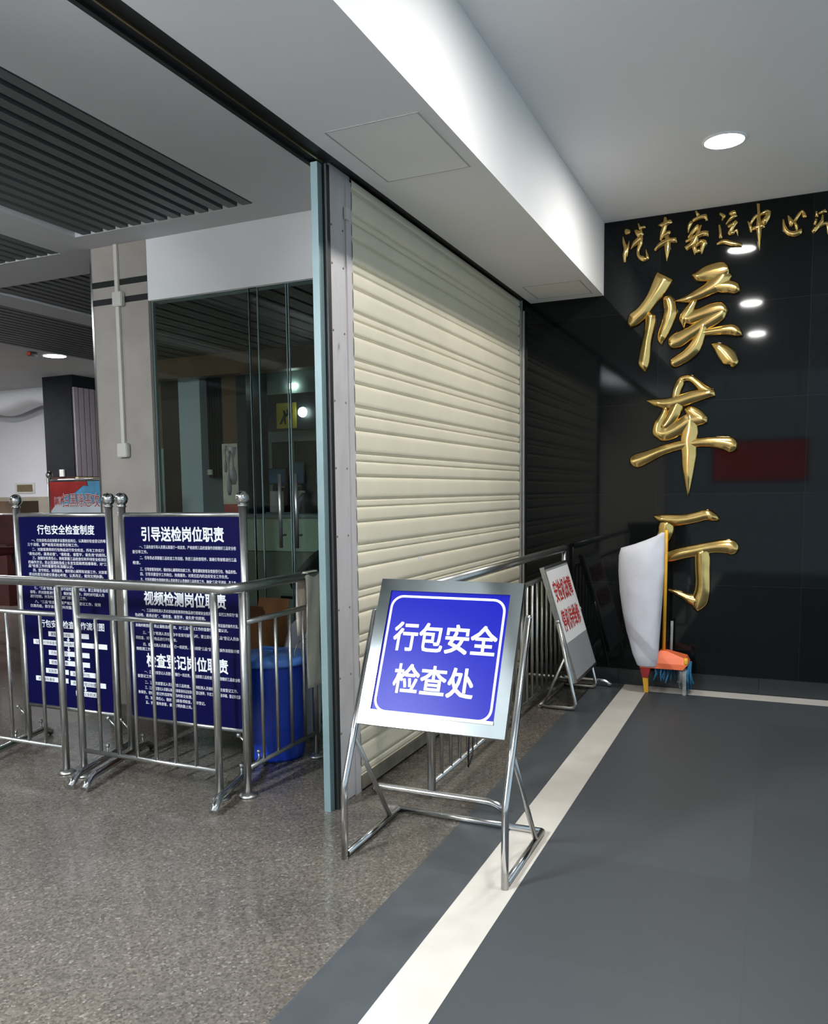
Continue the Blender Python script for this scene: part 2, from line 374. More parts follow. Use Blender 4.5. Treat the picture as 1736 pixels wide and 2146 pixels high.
# office glass: frameless panes, two door leaves with bar handles
def pane(name, x0, x1, lab, y=4.63):
    r = thing(name, ((x0+x1)/2, y, 0), lab, 'glass'); r['kind'] = 'structure'
    MB().box((x0, y, .012), (x1, y+.010, 2.815)).build('pane', 'glass', r)
    e = MB().box((x0, y-.001, .012), (x0+.006, y+.011, 2.815)); e.box((x1-.006, y-.001, .012), (x1, y+.011, 2.815)); e.build('pane_edge', 'teal', r)
    return r
pane('window_1', -3.905, -3.12, 'fixed office pane next to the tan column')
for nm, x0, x1, hx, lab in (('door_1', -3.06, -2.84, -2.89, 'narrow frameless glass door leaf with bar handle'), ('door_2', -2.83, -1.96, -2.77, 'frameless glass door leaf beside the steel post')):
    r = pane(nm, x0, x1, lab, 4.63)
    h = MB().tube(((hx, 4.575, 1.16), (hx, 4.575, 1.63)), .012); h.tube(((hx, 4.575, 1.24), (hx, 4.632, 1.24)), .007); h.tube(((hx, 4.575, 1.55), (hx, 4.632, 1.55)), .007)
    h.build('door_handle', 'steel', r)
MB_ = MB().box((-3.12, 4.625, .0), (-3.06, 4.645, 2.815)); o = MB_.build('trim_6', 'glass'); o['kind'] = 'structure'

# steel post and the jamb in front of it
struct('trim_7', MB().box((-1.920, 3.36, 0), (-1.886, 3.40, ZS)), 'teal', 'teal grey door jamb at the steel post', 'jamb')
struct('trim_8', MB().box((-1.935, 3.40, 0), (-1.864, 3.43, ZS)), 'black', 'black rubber gap between jamb and steel post', 'jamb')
b = MB().box((-1.960, 3.43, 0), (-1.884, 3.668, ZS+.03), .003); b.box((-1.884, 3.61, 0), (-1.876, 3.668, ZS))
o = struct('steel_post', b, 'steel_post', 'rust streaked steel post at the near end of the shutter', 'post')
b = MB()
for z in (.35, .62, .95, 1.30, 1.62, 1.93, 2.25, 2.55, 2.72):
    for y in (3.475, 3.585): b.ball((-1.885, y, z), .006, 8)
o2 = b.build('rivet', MT['shutter_bar'], o)
tag(MB().box((-1.879, 3.592, 2.775), (-1.868, 3.628, 2.83)).box((-1.876, 3.606, 2.56), (-1.874, 3.610, 2.78)).build('tape_scrap', 'conduit'), 'scrap of clear tape with a dangling string at the top of the steel post', 'tape')

# roller shutter: curtain of curved ribs, guide at the far end, bottom bar
r = thing('roller_shutter', (-1.875, 5.1, 0), 'closed cream roller shutter between steel post and black granite wall', 'shutter')
prof = []; z = .085; P = .2245; z0 = 2.143-P*10
def rib(za, zb, d):
    for u in (0, .02, .06, .12, .25, .5, .75, .88, .94, .98, 1): prof.append((d*(1-abs(2*u-1)**9), za+(zb-za)*u))
za = z0-.11+.0
while za < 3.0:
    for hgt, d in ((.075, .016), (.036, .011), (.1135, .017)):
        if za+hgt > .08 and za < 2.97: rib(max(za, .08)+.0015, min(za+hgt, 2.98)-.0015, d)
        za += hgt
rows = []
for x, z in prof: rows.append([(-1.888+x, 3.66, z), (-1.888+x, 6.50, z)])
m = MB(); m.grid(rows, 0, True); m.build('curtain', 'shutter', r)
MB().box((-1.90, 3.66, .012), (-1.866, 6.50, .085), .004).build('bottom_bar', 'shutter_bar', r)
g = MB().box((-1.90, 6.505, 0), (-1.868, 6.512, 2.9)); g.box((-1.90, 6.545, 0), (-1.842, 6.565, 2.9)); g.box((-1.868, 6.505, 0), (-1.861, 6.545, 2.9)); g.box((-1.853, 6.53, 0), (-1.842, 6.55, 2.9))
g.build('guide_rail', 'steel', r)
tag(MB().box((-1.8725, 4.42, 1.085), (-1.8715, 4.475, 1.135)).build('sticker', 'paper'), 'small white sticker on the shutter above the blue sign', 'sticker')
# wall between shutter and office, behind the shutter
struct('wall_right', MB().box((-1.960, 3.67, 0), (-1.915, W+.2, ZS+.2)), 'office', 'office side of the shutter wall', 'wall')

# ------------------------------------------------------------------ office behind the glass
struct('wall_office', MB().box((-7.0, 8.35, 1.24), (-1.95, 8.5, ZL)), 'office', 'dim grey green back wall of the office', 'wall')
struct('wall_office.001', MB().box((-7.0, 8.32, .78), (-1.95, 8.5, 1.24)), 'office_low', 'beige green dado of the office wall', 'wall')
struct('wall_office.002', MB().box((-7.0, 8.30, 0), (-1.95, 8.5, .78)), 'office_base', 'dark lower dado of the office wall', 'wall')
struct('wall_office.003', MB().box((-7.0, 8.5, 0), (-6.9, 11, ZL)), 'office', 'end of the office wall', 'wall')
struct('wall_office.004', MB().box((-1.98, W+.2, 0), (-1.9, 8.5, ZL)), 'office', 'right end wall of the office', 'wall')
b = MB(); x = -6.88
while x < -2.0: b.box((x, max(4.73, -x/.93), 3.02), (min(x+.15, -1.97), 8.3, 3.05)); x += .19
struct('ceiling_reflection', b, 'reflected_ceil', 'brown boards standing in for the slat ceiling mirrored in the office glass', 'ceiling')  # boards imitate the reflected slat ceiling, placed behind the glass
struct('wall_rear', MB().box((-14.5, -3.2, 0), (-1.9, -3, ZL+.1)), 'tan_wall', 'unseen rear wall added behind the camera to darken the glass reflection', 'wall')  # added out of view so the glass mirrors something darker
struct('trim_9', MB().box((-6.9, 7.6, 2.80), (-1.96, 7.75, 3.02)), 'brownwood', 'brown boxed beam over the office', 'beam')
tag(MB().box((-6.33, 7.9, 0), (-6.03, 8.34, 3.2)).build('pillar', 'bluegrey'), 'blue grey pillar seen through the office glass', 'pillar')
r = thing('slat_panel', (-5.91, 8.1, 1.7), 'dark slatted panel beside the blue grey pillar behind the glass', 'panel')
s = MB(); x = -6.06
while x < -5.77: s.box((x, 8.02, 1.712), (x+.026, 8.06, 2.94)); x += .038
s.build('slat', 'charcoal', r); MB().box((-6.07, 8.06, 1.71), (-5.765, 8.30, 2.94)).build('backing', 'charcoal', r)
MB().box((-6.03, 8.0, 1.74), (-5.97, 8.02, 1.80)).build('switch', 'conduit', r)
tag(MB().box((-5.76, 7.95, 2.08), (-5.54, 8.34, 2.955)).build('wood_pier', 'brownwood'), 'brown wood pier above the pink poster behind the glass', 'pier')
tag(MB().box((-6.62, 7.95, 0), (-6.345, 8.34, 2.955)).build('wood_pier', 'darkwood'), 'dark brown wood pier between pink poster and blue grey pillar', 'pier')
tag(MB().box((-6.90, 7.97, 2.08), (-6.64, 8.34, 2.955)).build('wood_pier', 'brownwood'), 'brown wood pier next to the tan column behind the glass', 'pier')
def pink_poster(x0, x1, y, lab):
    r = thing('figure_poster', ((x0+x1)/2, y, 1.2), lab, 'poster')
    MB().box((x0, y, 1.40), (x1, y+.03, 2.08)).build('picture', 'pink', r)
    MB().box((x0, y, 1.22), (x1, y+.03, 1.40)).build('red_foot', 'coral', r)
    m = MB(); q = (x1-x0)
    for (u, a, bb, ww) in ((.42, 1.50, 2.0, .020), (.70, 1.62, 2.04, .030), (.22, 1.76, 2.06, .014)):
        m.loft([[(x0+q*u+ww*k*(1+.8*math.sin(j*1.3)), y-.003, a+(bb-a)*j/6) for k in (-1, 1)]+[(x0+q*u+ww*k*(1+.8*math.sin(j*1.3)), y, a+(bb-a)*j/6) for k in (1, -1)] for j in range(7)])
    m.build('drawn_shape', 'mauve', r)
pink_poster(-6.87, -6.66, 7.93, 'narrow pale pink poster with red foot next to the tan column')
pink_poster(-5.76, -5.55, 7.92, 'pale pink poster with red foot under the brown wood pier')
tag(MB().box((-5.53, 7.9, 0), (-5.40, 8.32, 3.0)).build('door_post', 'signdark'), 'nearly black post right of the pink poster behind the glass', 'post')
r = thing('hanging_sign', (-4.88, 8.0, 2.2), 'dark hanging sign with a yellow square showing figures on steps', 'sign')
MB().box((-5.19, 8.0, 2.20), (-4.40, 8.08, 2.60), .005).build('box', 'signdark', r)
MB().box((-5.065, 7.992, 2.225), (-4.815, 8.0, 2.50)).build('yellow_square', 'signyellow', r)
m = MB()
for pl in ([(-.09, -.09), (-.06, -.09), (-.035, -.035), (-.02, -.09), (.0, -.09), (-.01, -.01), (-.04, .0)], [(-.03, .0), (.0, -.015), (.05, .03), (.045, .055), (.0, .02), (-.02, .06), (-.04, .06)], [(.03, -.02), (.06, -.04), (.085, .05), (.07, .06)], [(.0, .05), (.02, .03), (.05, .08), (.03, .09)]):
    m.prism(pl, (-4.94, 7.990, 2.36), (1, 0, 0), (0, 0, 1), (0, .002, 0))
m.build('pictogram', 'black', r)
tag(MB().lathe([(.02, 0), (.05, .01), (.055, .03), (.03, .05)], (-4.71, 7.93, 2.385), 20, 'Y').build('wall_lamp', 'dim_lamp'), 'small bright lamp right of the yellow square sign', 'lamp')
tag(MB().box((-5.10, 8.30, 2.70), (-5.0, 8.345, 2.75)).build('indicator_light', 'dim_lamp'), 'tiny lit indicator above the dark hanging sign', 'light')
r = thing('window_2', (-4.6, 8.3, 1.24), 'framed inner window with blue screens at the back of the office', 'window'); r['kind'] = 'structure'
f = MB().box((-5.36, 8.27, 2.10), (-2.3, 8.33, 2.17)); f.box((-5.36, 8.17, 1.24), (-2.3, 8.33, 1.30))
for x in (-5.08, -4.2, -3.2, -2.36): f.box((x, 8.27, 1.30), (x+.06, 8.33, 2.10))
f.build('frame', 'zinc', r)
MB().box((-5.36, 8.335, 1.30), (-2.3, 8.348, 2.10)).build('pane', 'signdark', r)
for x0, x1, z0_, z1_, lab in ((-5.34, -5.10, 1.62, 1.80, 'left of the window mullion'), (-5.0, -4.86, 1.62, 1.86, 'just right of the window mullion'), (-4.72, -4.34, 1.60, 1.76, 'behind the chair backs')):
    r = thing('blue_screen', ((x0+x1)/2, 8.24, z0_), 'blue screen in the office '+lab, 'screen', None)
    MB().box((x0, 8.22, z0_), (x1, 8.26, z1_), .004).build('case', 'signdark', r); MB().box((x0+.01, 8.215, z0_+.01), (x1-.01, 8.222, z1_-.01)).build('face', 'screen', r); MB().box(((x0+x1)/2-.02, 8.245, 1.30), ((x0+x1)/2+.02, 8.275, z1_-.03)).build('stand', 'signdark', r)
for x, lab in ((-5.22, 'below the left blue screen'), (-4.93, 'below the middle blue screen'), (-4.5, 'below the right blue screen')):
    tag(MB().box((x-.09, 8.185, 1.30), (x+.09, 8.21, 1.54), .006).build('notice_sheet', 'paper'), 'pale sheet standing in the office window '+lab, 'notice')
r = thing('service_counter', (-3.9, 6.8, 0), 'beige green service counter behind the glass doors in front of the dark chair backs', 'counter')
MB().box((-5.0, 6.6, .98), (-2.0, 6.95, 1.285)).build('front_panel', 'office_low', r); MB().box((-5.0, 6.62, 0), (-2.0, 6.95, .98)).build('plinth', 'office_base', r); MB().box((-5.02, 6.57, 1.285), (-2.0, 6.98, 1.315), .004).build('top', 'zinc', r)
for x, y, lab in ((-4.42, 7.6, 'left'), (-3.93, 7.55, 'right')):
    r = thing('seminar_chair', (x, y, 0), 'dark chair back behind the glass door, %s of the two' % lab, 'chair')
    p = [(-.2+.03*math.sin(0), 1.0)]
    m = MB(); rows = []
    for j in range(9):
        u = j/8; hw = .22*(1-.55*u**5); rows.append([(x-hw, y+.03, .95+.56*u), (x-hw*.5, y, .95+.56*u), (x+hw*.5, y, .95+.56*u), (x+hw, y+.03, .95+.56*u)])
    m.grid(rows, .03); m.build('backrest', 'black', r)
    MB().box((x-.22, y-.40, .52), (x+.22, y, .58), .02).build('seat', 'black', r)
    MB().tube(((x, y-.2, .52), (x, y-.2, .06)), .03).build('stem', 'steel', r)
    MB().lathe([(.24, 0), (.22, .03), (.04, .06)], (x, y-.2, 0)).build('foot', 'black', r)
    MB().box((x-.03, y-.02, .55), (x+.03, y+.01, .98)).build('back_stay', 'black', r)

# ------------------------------------------------------------------ far end of the hall
struct('wall_far', MB().box((-14.5, 10.5, 1.52), (-7.0, 10.7, ZL)), 'far_paint', 'white far wall of the hall', 'wall')
struct('wall_far.001', MB().box((-14.5, 10.48, 0), (-7.0, 10.7, 1.52)), 'tan_wall', 'tan dado of the far wall', 'wall')
struct('wall_left', MB().box((-14.6, -3, 0), (-14.5, 11, ZL+.1)), 'far_paint', 'left wall of the hall', 'wall')
rows = []
for i in range(33):
    x = -14.4+i*(5.0/32); zz = 2.97+.07*math.sin(i*.62)
    rows.append([(x, 9.8, ZL), (x, 9.8, zz+.06), (x, 9.86, zz), (x, 10.2, zz-.02)])
struct('trim_10', MB().grid(rows, .02), 'white_paint', 'wavy white valance near the far wall', 'valance')
r = thing('slatted_pier', (-9.4, 9.2, 0), 'charcoal pier with pale slatted side behind the tan column', 'pier')
MB().box((-9.63, 9.0, 1.79), (-9.09, 10.47, ZL)).build('dark_face', 'charcoal', r)
s = MB(); y = 9.02
while y < 10.42: s.box((-9.09, y, 1.80), (-9.058, y+.075, 3.05)); y += .105
s.build('slat', 'mauve', r); MB().box((-9.09, 9.0, 3.06), (-9.055, 10.47, ZL)).build('top_rail', 'charcoal', r)
MB().box((-9.63, 9.0, 1.68), (-9.05, 10.47, 1.70)).build('ledge', 'darkred', r)
MB().box((-9.09, 9.0, 1.70), (-9.03, 10.47, 1.79)).build('sill', 'lightwood', r)
MB().box((-9.63, 8.99, 1.70), (-9.09, 10.47, 1.79)).build('red_sill', 'darkred', r)
MB().box((-9.60, 9.02, 0), (-9.10, 10.47, 1.68)).build('base', 'tan_wall', r)
MB().box((-9.36, 8.975, 1.80), (-9.28, 9.0, 1.90)).build('switch', 'conduit', r)
r = thing('wall_plaque', (-11.75, 10.49, 1.65), 'small brass plaque on the white far wall', 'plaque')
MB().box((-11.98, 10.485, 1.58), (-11.52, 10.5, 1.76)).build('plate', 'conduit', r)
MB().box((-11.93, 10.478, 1.61), (-11.57, 10.487, 1.73)).build('inlay', 'brass', r)
r = thing('counter', (-10.6, 8.6, 0), 'dark wood counter with white ledge at the left edge', 'counter')
MB().box((-11.6, 8.3, 0), (-9.72, 8.9, 1.24)).build('front', 'darkred', r)
MB().box((-11.65, 8.25, 1.24), (-9.70, 8.95, 1.29)).build('ledge', 'conduit', r)
MB().box((-11.6, 8.45, 1.29), (-9.72, 8.9, 1.46)).build('back_panel', 'darkwood', r)

# ------------------------------------------------------------------ downlights
def downlight(x, y, z, m, lab, rad=.105, group=None):
    r = thing('ceiling_downlight', (x, y, z), lab, 'light', group)
    MB().lathe([(rad+.018, 0), (rad+.018, -.006), (rad+.006, -.010), (rad+.001, -.010), (rad, -.001)], (x, y, z), 40).build('rim', 'white_paint', r)
    MB().lathe([(rad-.002, -.003), (rad*.8, -.008), (rad*.5, -.012), (rad*.1, -.014)], (x, y, z), 40).build('diffuser', m, r)
    return r
downlight(-.34, 5.36, ZC, 'lamp', 'bright round downlight in the white ceiling before the black granite wall')
downlight(-.33, 3.10, ZC, 'lamp', 'round downlight of the entrance ceiling above the blue sign')
downlight(-.32, 1.10, ZC, 'lamp', 'round downlight of the entrance ceiling near the camera')
downlight(-8.03, 7.72, ZL, 'hall_lamp', 'round downlight in the hall ceiling left of the tan column', .13)
for x, y, lab in ((-4.47, .9, 'added unseen downlight of the hall near the front barrier'), (-6.19, 2.4, 'added unseen downlight of the hall beyond the left edge'), (-4.47, -1.2, 'added unseen downlight of the hall behind the camera'), (-9.6, 3.6, 'added unseen downlight far to the left in the hall'), (-10.6, 7.6, 'added unseen downlight brightening the far wall of the hall')):  # unseen downlights added to supply light to the hall
    downlight(x, y, ZL, 'far_fill_lamp' if x < -10 else 'hall_lamp', lab, .13)
r = thing('fill_tube_light', (-3.1, -.4, 2.8), 'suspended tube light added unseen left of the camera to brighten the header', 'light')  # unseen tube added to brighten the white header
MB().box((-3.16, -1.2, 2.83), (-3.04, .35, 2.88)).build('housing', 'white_paint', r)
for y in (-1.0, .15): MB().tube(((-3.1, y, 2.88), (-3.1, y, ZL)), .005, 8).build('hanger', 'steel', r)
MB().tube(((-3.1, -1.18, 2.79), (-3.1, .33, 2.79)), .018, 16).build('tube', 'fill_tube_lamp', r)
r = thing('exit_indicator', (-8.06, 7.35, ZL), 'small red lit box beside the far hall downlight', 'light')
MB().box((-8.10, 7.36, ZL-.05), (-8.03, 7.46, ZL), .006).build('case', 'signdark', r); MB().box((-8.095, 7.353, ZL-.045), (-8.035, 7.361, ZL-.008)).build('lit_face', 'red_lamp', r)

# ------------------------------------------------------------------ gold characters on the granite
GOLD = {
 'hou': [[(-739,3013,-861,3087),(-778,2943,-889,3017),(-852,2856,-931,2919),(-920,2770,-993,2841),(-971,2723,-1050,2799),(-1000,2707,-1065,2741),(-1031,2697,-1044,2701)],[(-888,2801,-925,2795),(-854,2752,-936,2758),(-866,2674,-938,2693),(-884,2581,-956,2600),(-889,2482,-975,2501),(-898,2422,-981,2428),(-921,2371,-940,2370)],[(-757,2911,-816,2896),(-721,2853,-812,2841),(-708,2770,-807,2791),(-739,2681,-822,2719),(-777,2610,-846,2641),(-798,2579,-845,2585),(-808,2552,-817,2550)],[(-615,3045,-623,3029),(-586,3051,-583,2982),(-531,3083,-504,2971),(-465,3101,-436,2965),(-407,3101,-382,2977),(-362,3059,-356,3022)],[(-340,2995,-408,3063),(-397,2907,-480,3007),(-481,2873,-528,2959),(-560,2848,-594,2925),(-648,2836,-662,2889),(-726,2857,-727,2867)],[(-487,2955,-482,2905),(-426,2975,-420,2882),(-357,2968,-366,2875),(-301,2941,-330,2865),(-282,2891,-294,2872)],[(-568,2852,-600,2873),(-587,2791,-637,2827),(-613,2729,-683,2777),(-638,2703,-699,2720),(-657,2662,-666,2661)],[(-687,2740,-681,2708),(-639,2776,-613,2682),(-563,2795,-533,2702),(-485,2823,-456,2712),(-405,2821,-413,2723),(-358,2768,-378,2725)],[(-365,2747,-386,2780),(-394,2694,-443,2777),(-451,2656,-507,2752),(-516,2625,-566,2709),(-600,2577,-648,2663),(-668,2531,-727,2635),(-711,2522,-769,2596),(-749,2522,-773,2544)],[(-559,2639,-553,2594),(-497,2647,-489,2591),(-420,2657,-412,2588),(-337,2664,-342,2578),(-283,2633,-314,2570),(-261,2580,-269,2568)],[(-512,2722,-536,2727),(-498,2650,-563,2671),(-516,2575,-584,2608),(-542,2493,-618,2554),(-609,2431,-665,2505),(-673,2397,-717,2471),(-713,2383,-751,2446),(-743,2391,-758,2413)],[(-472,2544,-480,2528),(-417,2538,-451,2484),(-351,2507,-423,2431),(-303,2453,-387,2382),(-285,2391,-352,2375),(-317,2349,-334,2354)]],
 'che': [[(-917,2166,-920,2154),(-849,2170,-856,2109),(-769,2171,-761,2086),(-681,2193,-655,2098),(-602,2215,-576,2121),(-518,2218,-502,2142),(-445,2218,-434,2161)],[(-742,2149,-686,2136),(-733,2231,-670,2208),(-705,2298,-648,2260),(-664,2327,-647,2277),(-599,2324,-616,2274),(-541,2283,-577,2237),(-499,2248,-533,2190),(-453,2222,-474,2165)],[(-654,2152,-721,2174),(-655,2089,-744,2127),(-684,2023,-767,2074),(-729,1962,-796,2015),(-776,1922,-824,1967)],[(-757,2112,-781,2123),(-771,2033,-821,2059),(-794,1968,-862,1992),(-793,1928,-872,1908),(-778,1874,-808,1852)],[(-844,1961,-865,1922),(-798,1966,-812,1856),(-767,1977,-724,1863),(-704,2005,-647,1908),(-633,2049,-591,1946),(-550,2057,-548,1954),(-482,2014,-488,1970)],[(-644,2095,-652,2065),(-585,2100,-620,2028),(-526,2066,-572,1979),(-481,2015,-500,1969)],[(-606,2061,-631,2057),(-564,1994,-644,1989),(-544,1916,-661,1934),(-556,1847,-674,1859),(-552,1767,-666,1771),(-562,1682,-661,1688),(-574,1599,-648,1602),(-591,1510,-631,1511),(-609,1440,-613,1440)],[(-1035,1731,-1031,1691),(-1005,1766,-976,1659),(-926,1788,-888,1695),(-810,1824,-784,1749),(-670,1856,-654,1786),(-560,1870,-552,1799),(-451,1877,-450,1794),(-366,1873,-379,1776),(-310,1864,-331,1753),(-275,1824,-283,1774)]],
 'ting': [[(-850,1310,-856,1291),(-788,1315,-801,1246),(-706,1315,-707,1222),(-631,1317,-619,1232),(-554,1333,-536,1250),(-477,1351,-475,1266),(-417,1323,-439,1260),(-385,1281,-392,1263)],[(-711,1264,-800,1274),(-702,1202,-819,1221),(-721,1136,-820,1184),(-772,1064,-855,1116),(-823,988,-891,1028),(-892,911,-920,927)],[(-828,1012,-818,952),(-738,1041,-720,956),(-658,1068,-637,978),(-549,1093,-531,1002),(-441,1117,-428,1027),(-339,1133,-340,1025),(-276,1120,-310,1016),(-246,1066,-266,1027)],[(-456,1070,-561,1060),(-443,989,-560,982),(-443,903,-557,898),(-440,815,-551,814),(-441,731,-557,749),(-456,655,-577,686),(-486,618,-566,629),(-519,586,-537,587)],[(-527,608,-495,710),(-600,650,-574,719),(-662,693,-644,740),(-742,739,-735,758)]],
 'qi': [[(-1087,3426,-1096,3420),(-1047,3404,-1092,3384),(-1052,3374,-1073,3370)],[(-1098,3368,-1109,3368),(-1081,3323,-1108,3321),(-1066,3272,-1099,3274),(-1072,3228,-1106,3235),(-1080,3178,-1097,3180)],[(-1053,3332,-1059,3334),(-1055,3275,-1082,3286),(-1069,3215,-1099,3227)],[(-988,3449,-1003,3445),(-974,3424,-987,3396),(-946,3427,-939,3405)],[(-1011,3410,-1029,3393),(-983,3394,-995,3343),(-971,3400,-951,3358)],[(-1049,3271,-1044,3266),(-1027,3327,-996,3295),(-978,3363,-952,3331)],[(-956,3368,-975,3373),(-958,3300,-990,3312),(-978,3253,-1005,3260),(-973,3220,-1001,3207),(-949,3210,-958,3166),(-941,3197,-910,3186),(-941,3256,-935,3257)]],
 'che_small': [[(-858,3416,-856,3406),(-824,3430,-811,3390),(-766,3445,-752,3414)],[(-794,3462,-816,3465),(-786,3407,-823,3419),(-806,3343,-842,3359),(-829,3298,-845,3305)],[(-846,3335,-832,3310),(-800,3363,-779,3329),(-770,3369,-759,3353)],[(-885,3246,-870,3228),(-846,3291,-822,3255),(-785,3313,-774,3275),(-723,3313,-719,3268)],[(-781,3350,-800,3352),(-762,3278,-809,3284),(-769,3213,-806,3219),(-788,3148,-792,3149)]],
 'ke': [[(-592,3478,-605,3471),(-565,3447,-590,3433)],[(-650,3332,-642,3330),(-654,3378,-627,3365),(-633,3417,-609,3402)],[(-624,3421,-614,3398),(-575,3441,-565,3409),(-523,3443,-538,3409),(-511,3397,-530,3393)],[(-566,3370,-585,3387),(-587,3336,-612,3359),(-637,3286,-654,3302)],[(-551,3372,-563,3379),(-571,3296,-600,3313),(-597,3239,-625,3267),(-650,3203,-674,3238)],[(-668,3282,-659,3261),(-606,3308,-592,3277),(-551,3334,-540,3291),(-505,3327,-507,3282)],[(-590,3256,-616,3257),(-581,3208,-617,3212),(-595,3168,-602,3169)],[(-602,3237,-588,3219),(-562,3274,-545,3244),(-517,3260,-542,3261),(-533,3206,-563,3219),(-547,3168,-557,3171)],[(-602,3209,-596,3179),(-553,3212,-547,3182)]],
 'yun': [[(-432,3443,-443,3427),(-392,3413,-425,3406),(-416,3379,-427,3386)],[(-429,3359,-446,3358),(-417,3306,-442,3307),(-413,3260,-440,3263)],[(-456,3236,-451,3218),(-405,3255,-404,3216),(-346,3235,-351,3196),(-284,3211,-286,3186)],[(-379,3433,-375,3410),(-344,3444,-337,3400),(-326,3434,-322,3408)],[(-317,3398,-334,3423),(-357,3375,-374,3396),(-390,3348,-399,3357)],[(-386,3344,-380,3326),(-355,3358,-339,3329),(-330,3378,-311,3354)],[(-312,3355,-329,3372),(-337,3316,-365,3337),(-361,3273,-386,3289)],[(-382,3295,-374,3272),(-352,3305,-340,3275),(-313,3311,-329,3289),(-310,3262,-316,3261)]],
 'zhong': [[(-176,3463,-200,3465),(-168,3384,-195,3387),(-158,3304,-199,3309),(-161,3230,-190,3233),(-169,3144,-173,3144)],[(-247,3358,-257,3354),(-220,3317,-247,3312),(-220,3274,-235,3274)],[(-247,3335,-229,3320),(-219,3381,-201,3362),(-188,3402,-175,3382)],[(-182,3394,-173,3375),(-142,3415,-131,3385),(-111,3414,-105,3391)],[(-100,3401,-125,3414),(-110,3352,-144,3376),(-138,3310,-172,3340)],[(-228,3309,-221,3286),(-181,3326,-169,3286),(-147,3329,-137,3296)]],
 'xin': [[(-20,3337,-34,3337),(-4,3283,-31,3276),(16,3257,-4,3226),(44,3250,49,3205),(72,3255,92,3225),(87,3263,96,3257)],[(9,3360,-4,3356),(40,3315,4,3310),(32,3277,14,3279)],[(51,3316,36,3312),(70,3279,43,3276),(66,3242,54,3243)],[(33,3317,51,3302),(61,3362,80,3343),(94,3382,86,3356),(121,3338,89,3331),(112,3319,101,3320)]],
 'zhan': [[(184,3360,168,3361),(192,3318,167,3321)],[(186,3350,193,3333),(230,3371,242,3340)],[(157,3275,177,3266),(169,3316,189,3306)],[(225,3328,209,3334),(223,3277,198,3294),(191,3236,170,3259),(164,3209,144,3233)],[(149,3244,166,3219),(193,3276,207,3248),(246,3286,254,3261)],[(298,3378,280,3380),(305,3318,281,3322),(304,3272,281,3276)],[(288,3331,294,3309),(330,3338,336,3316)],[(254,3272,236,3273),(260,3237,238,3239),(259,3194,246,3196)],[(244,3280,249,3255),(290,3284,295,3259),(345,3273,325,3266),(335,3186,317,3192)],[(251,3219,253,3197),(325,3211,326,3189)]],
}

def spl(P, n):
    out = []
    for k in range(len(P)-1):
        p0, p1, p2, p3 = P[max(k-1, 0)], P[k], P[k+1], P[min(k+2, len(P)-1)]
        for i in range(n):
            t = i/n; out.append([.5*((2*b)+(c-a)*t+(2*a-5*b+4*c-d)*t*t+(-a+3*b-3*c+d)*t**3) for a, b, c, d in zip(p0, p1, p2, p3)])
    out.append(list(P[-1])); return out
def gold_char(key, label, depth, group):
    m = MB()
    for si, st in enumerate(GOLD[key]):
        rings = []; dp = depth*(1-.05*(si % 3)); Q = spl([[c/1000 for c in q] for q in st], 7); n = len(Q)
        for i, (lx, lz, rx, rz) in enumerate(Q):
            wd = math.hypot(rx-lx, rz-lz); h = dp*min(1, .35+wd/(2.2*depth)); e = min(1, .55+i*.15, .55+(n-1-i)*.15)
            ring = []
            for u, hh in ((0, 0), (.015, .42), (.12, .66), (.30, .86), (.5, 1.0), (.70, .86), (.88, .66), (.985, .42), (1, 0)):
                ring.append((lx+(rx-lx)*u, W-.004-h*hh*e, lz+(rz-lz)*u))
            rings.append(ring)
        m.loft(rings, True, True)
    return tag(m.build('gold_character', 'gold'), label, 'character', group)
g1, g2 = 'large gold characters down the granite wall', 'small gold characters along the top of the granite wall'
gold_char('hou', 'largest gold character, topmost of the vertical three, reading 候', .05, g1)
gold_char('che', 'large gold character in the middle of the vertical three, reading 车', .05, g1)
gold_char('ting', 'large gold character partly hidden by the white sack, reading 厅', .05, g1)
for k, c, pos in (('qi', '汽', 'first of the top row, next to the white soffit'), ('che_small', '车', 'second of the top row from the soffit'), ('ke', '客', 'third of the top row from the soffit'), ('yun', '运', 'fourth of the top row, with the lamp glare under it'),
                ('zhong', '中', 'fifth of the top row, with a long straight stem'), ('xin', '心', 'sixth of the top row, curved like a bowl'), ('zhan', '站', 'last of the top row, cut by the right edge')):
    gold_char(k, 'small gold character %s, %s' % (c, pos), .026, g2)

# ------------------------------------------------------------------ barrier across the hall with its return to the steel post
r = thing('stainless_barrier', (-3.0, 3.3, 0), 'stainless steel barrier turning a rounded corner in front of the blue notice boards', 'barrier')
MB().tube(((-7.2, 3.3, 1.05), (-2.37, 3.3, 1.05), (-2.37, 4.10, 1.05)), .026, 18, .10).build('top_rail', 'steel', r)
def flange_post(x, y, z1, rr=.019):
    MB().tube(((x, y, .004), (x, y, z1)), rr, 16).build('post', 'steel', r)
    MB().lathe([(.048, 0), (.048, .008), (.034, .016), (.020, .022)], (x, y, 0), 24).build('floor_flange', 'steel', r)
for x in (-7.1, -4.98, -3.50, -3.372, -2.478): flange_post(x, 3.3, 1.035)
flange_post(-2.37, 3.385, 1.035); flange_post(-2.37, 4.07, 1.035, .017)
for x0, x1 in ((-4.98, -3.50), (-3.372, -2.478), (-7.1, -5.1)):
    MB().tube(((x0, 3.3, .875), (x1, 3.3, .875)), .014).build('middle_rail', 'steel', r)
    MB().tube(((x0, 3.3, .142), (x1, 3.3, .142)), .012).build('bottom_rail', 'steel', r)
MB().tube(((-2.37, 3.385, .875), (-2.37, 4.07, .875)), .014).build('middle_rail', 'steel', r)
MB().tube(((-2.37, 3.385, .142), (-2.37, 4.07, .142)), .012).build('bottom_rail', 'steel', r)
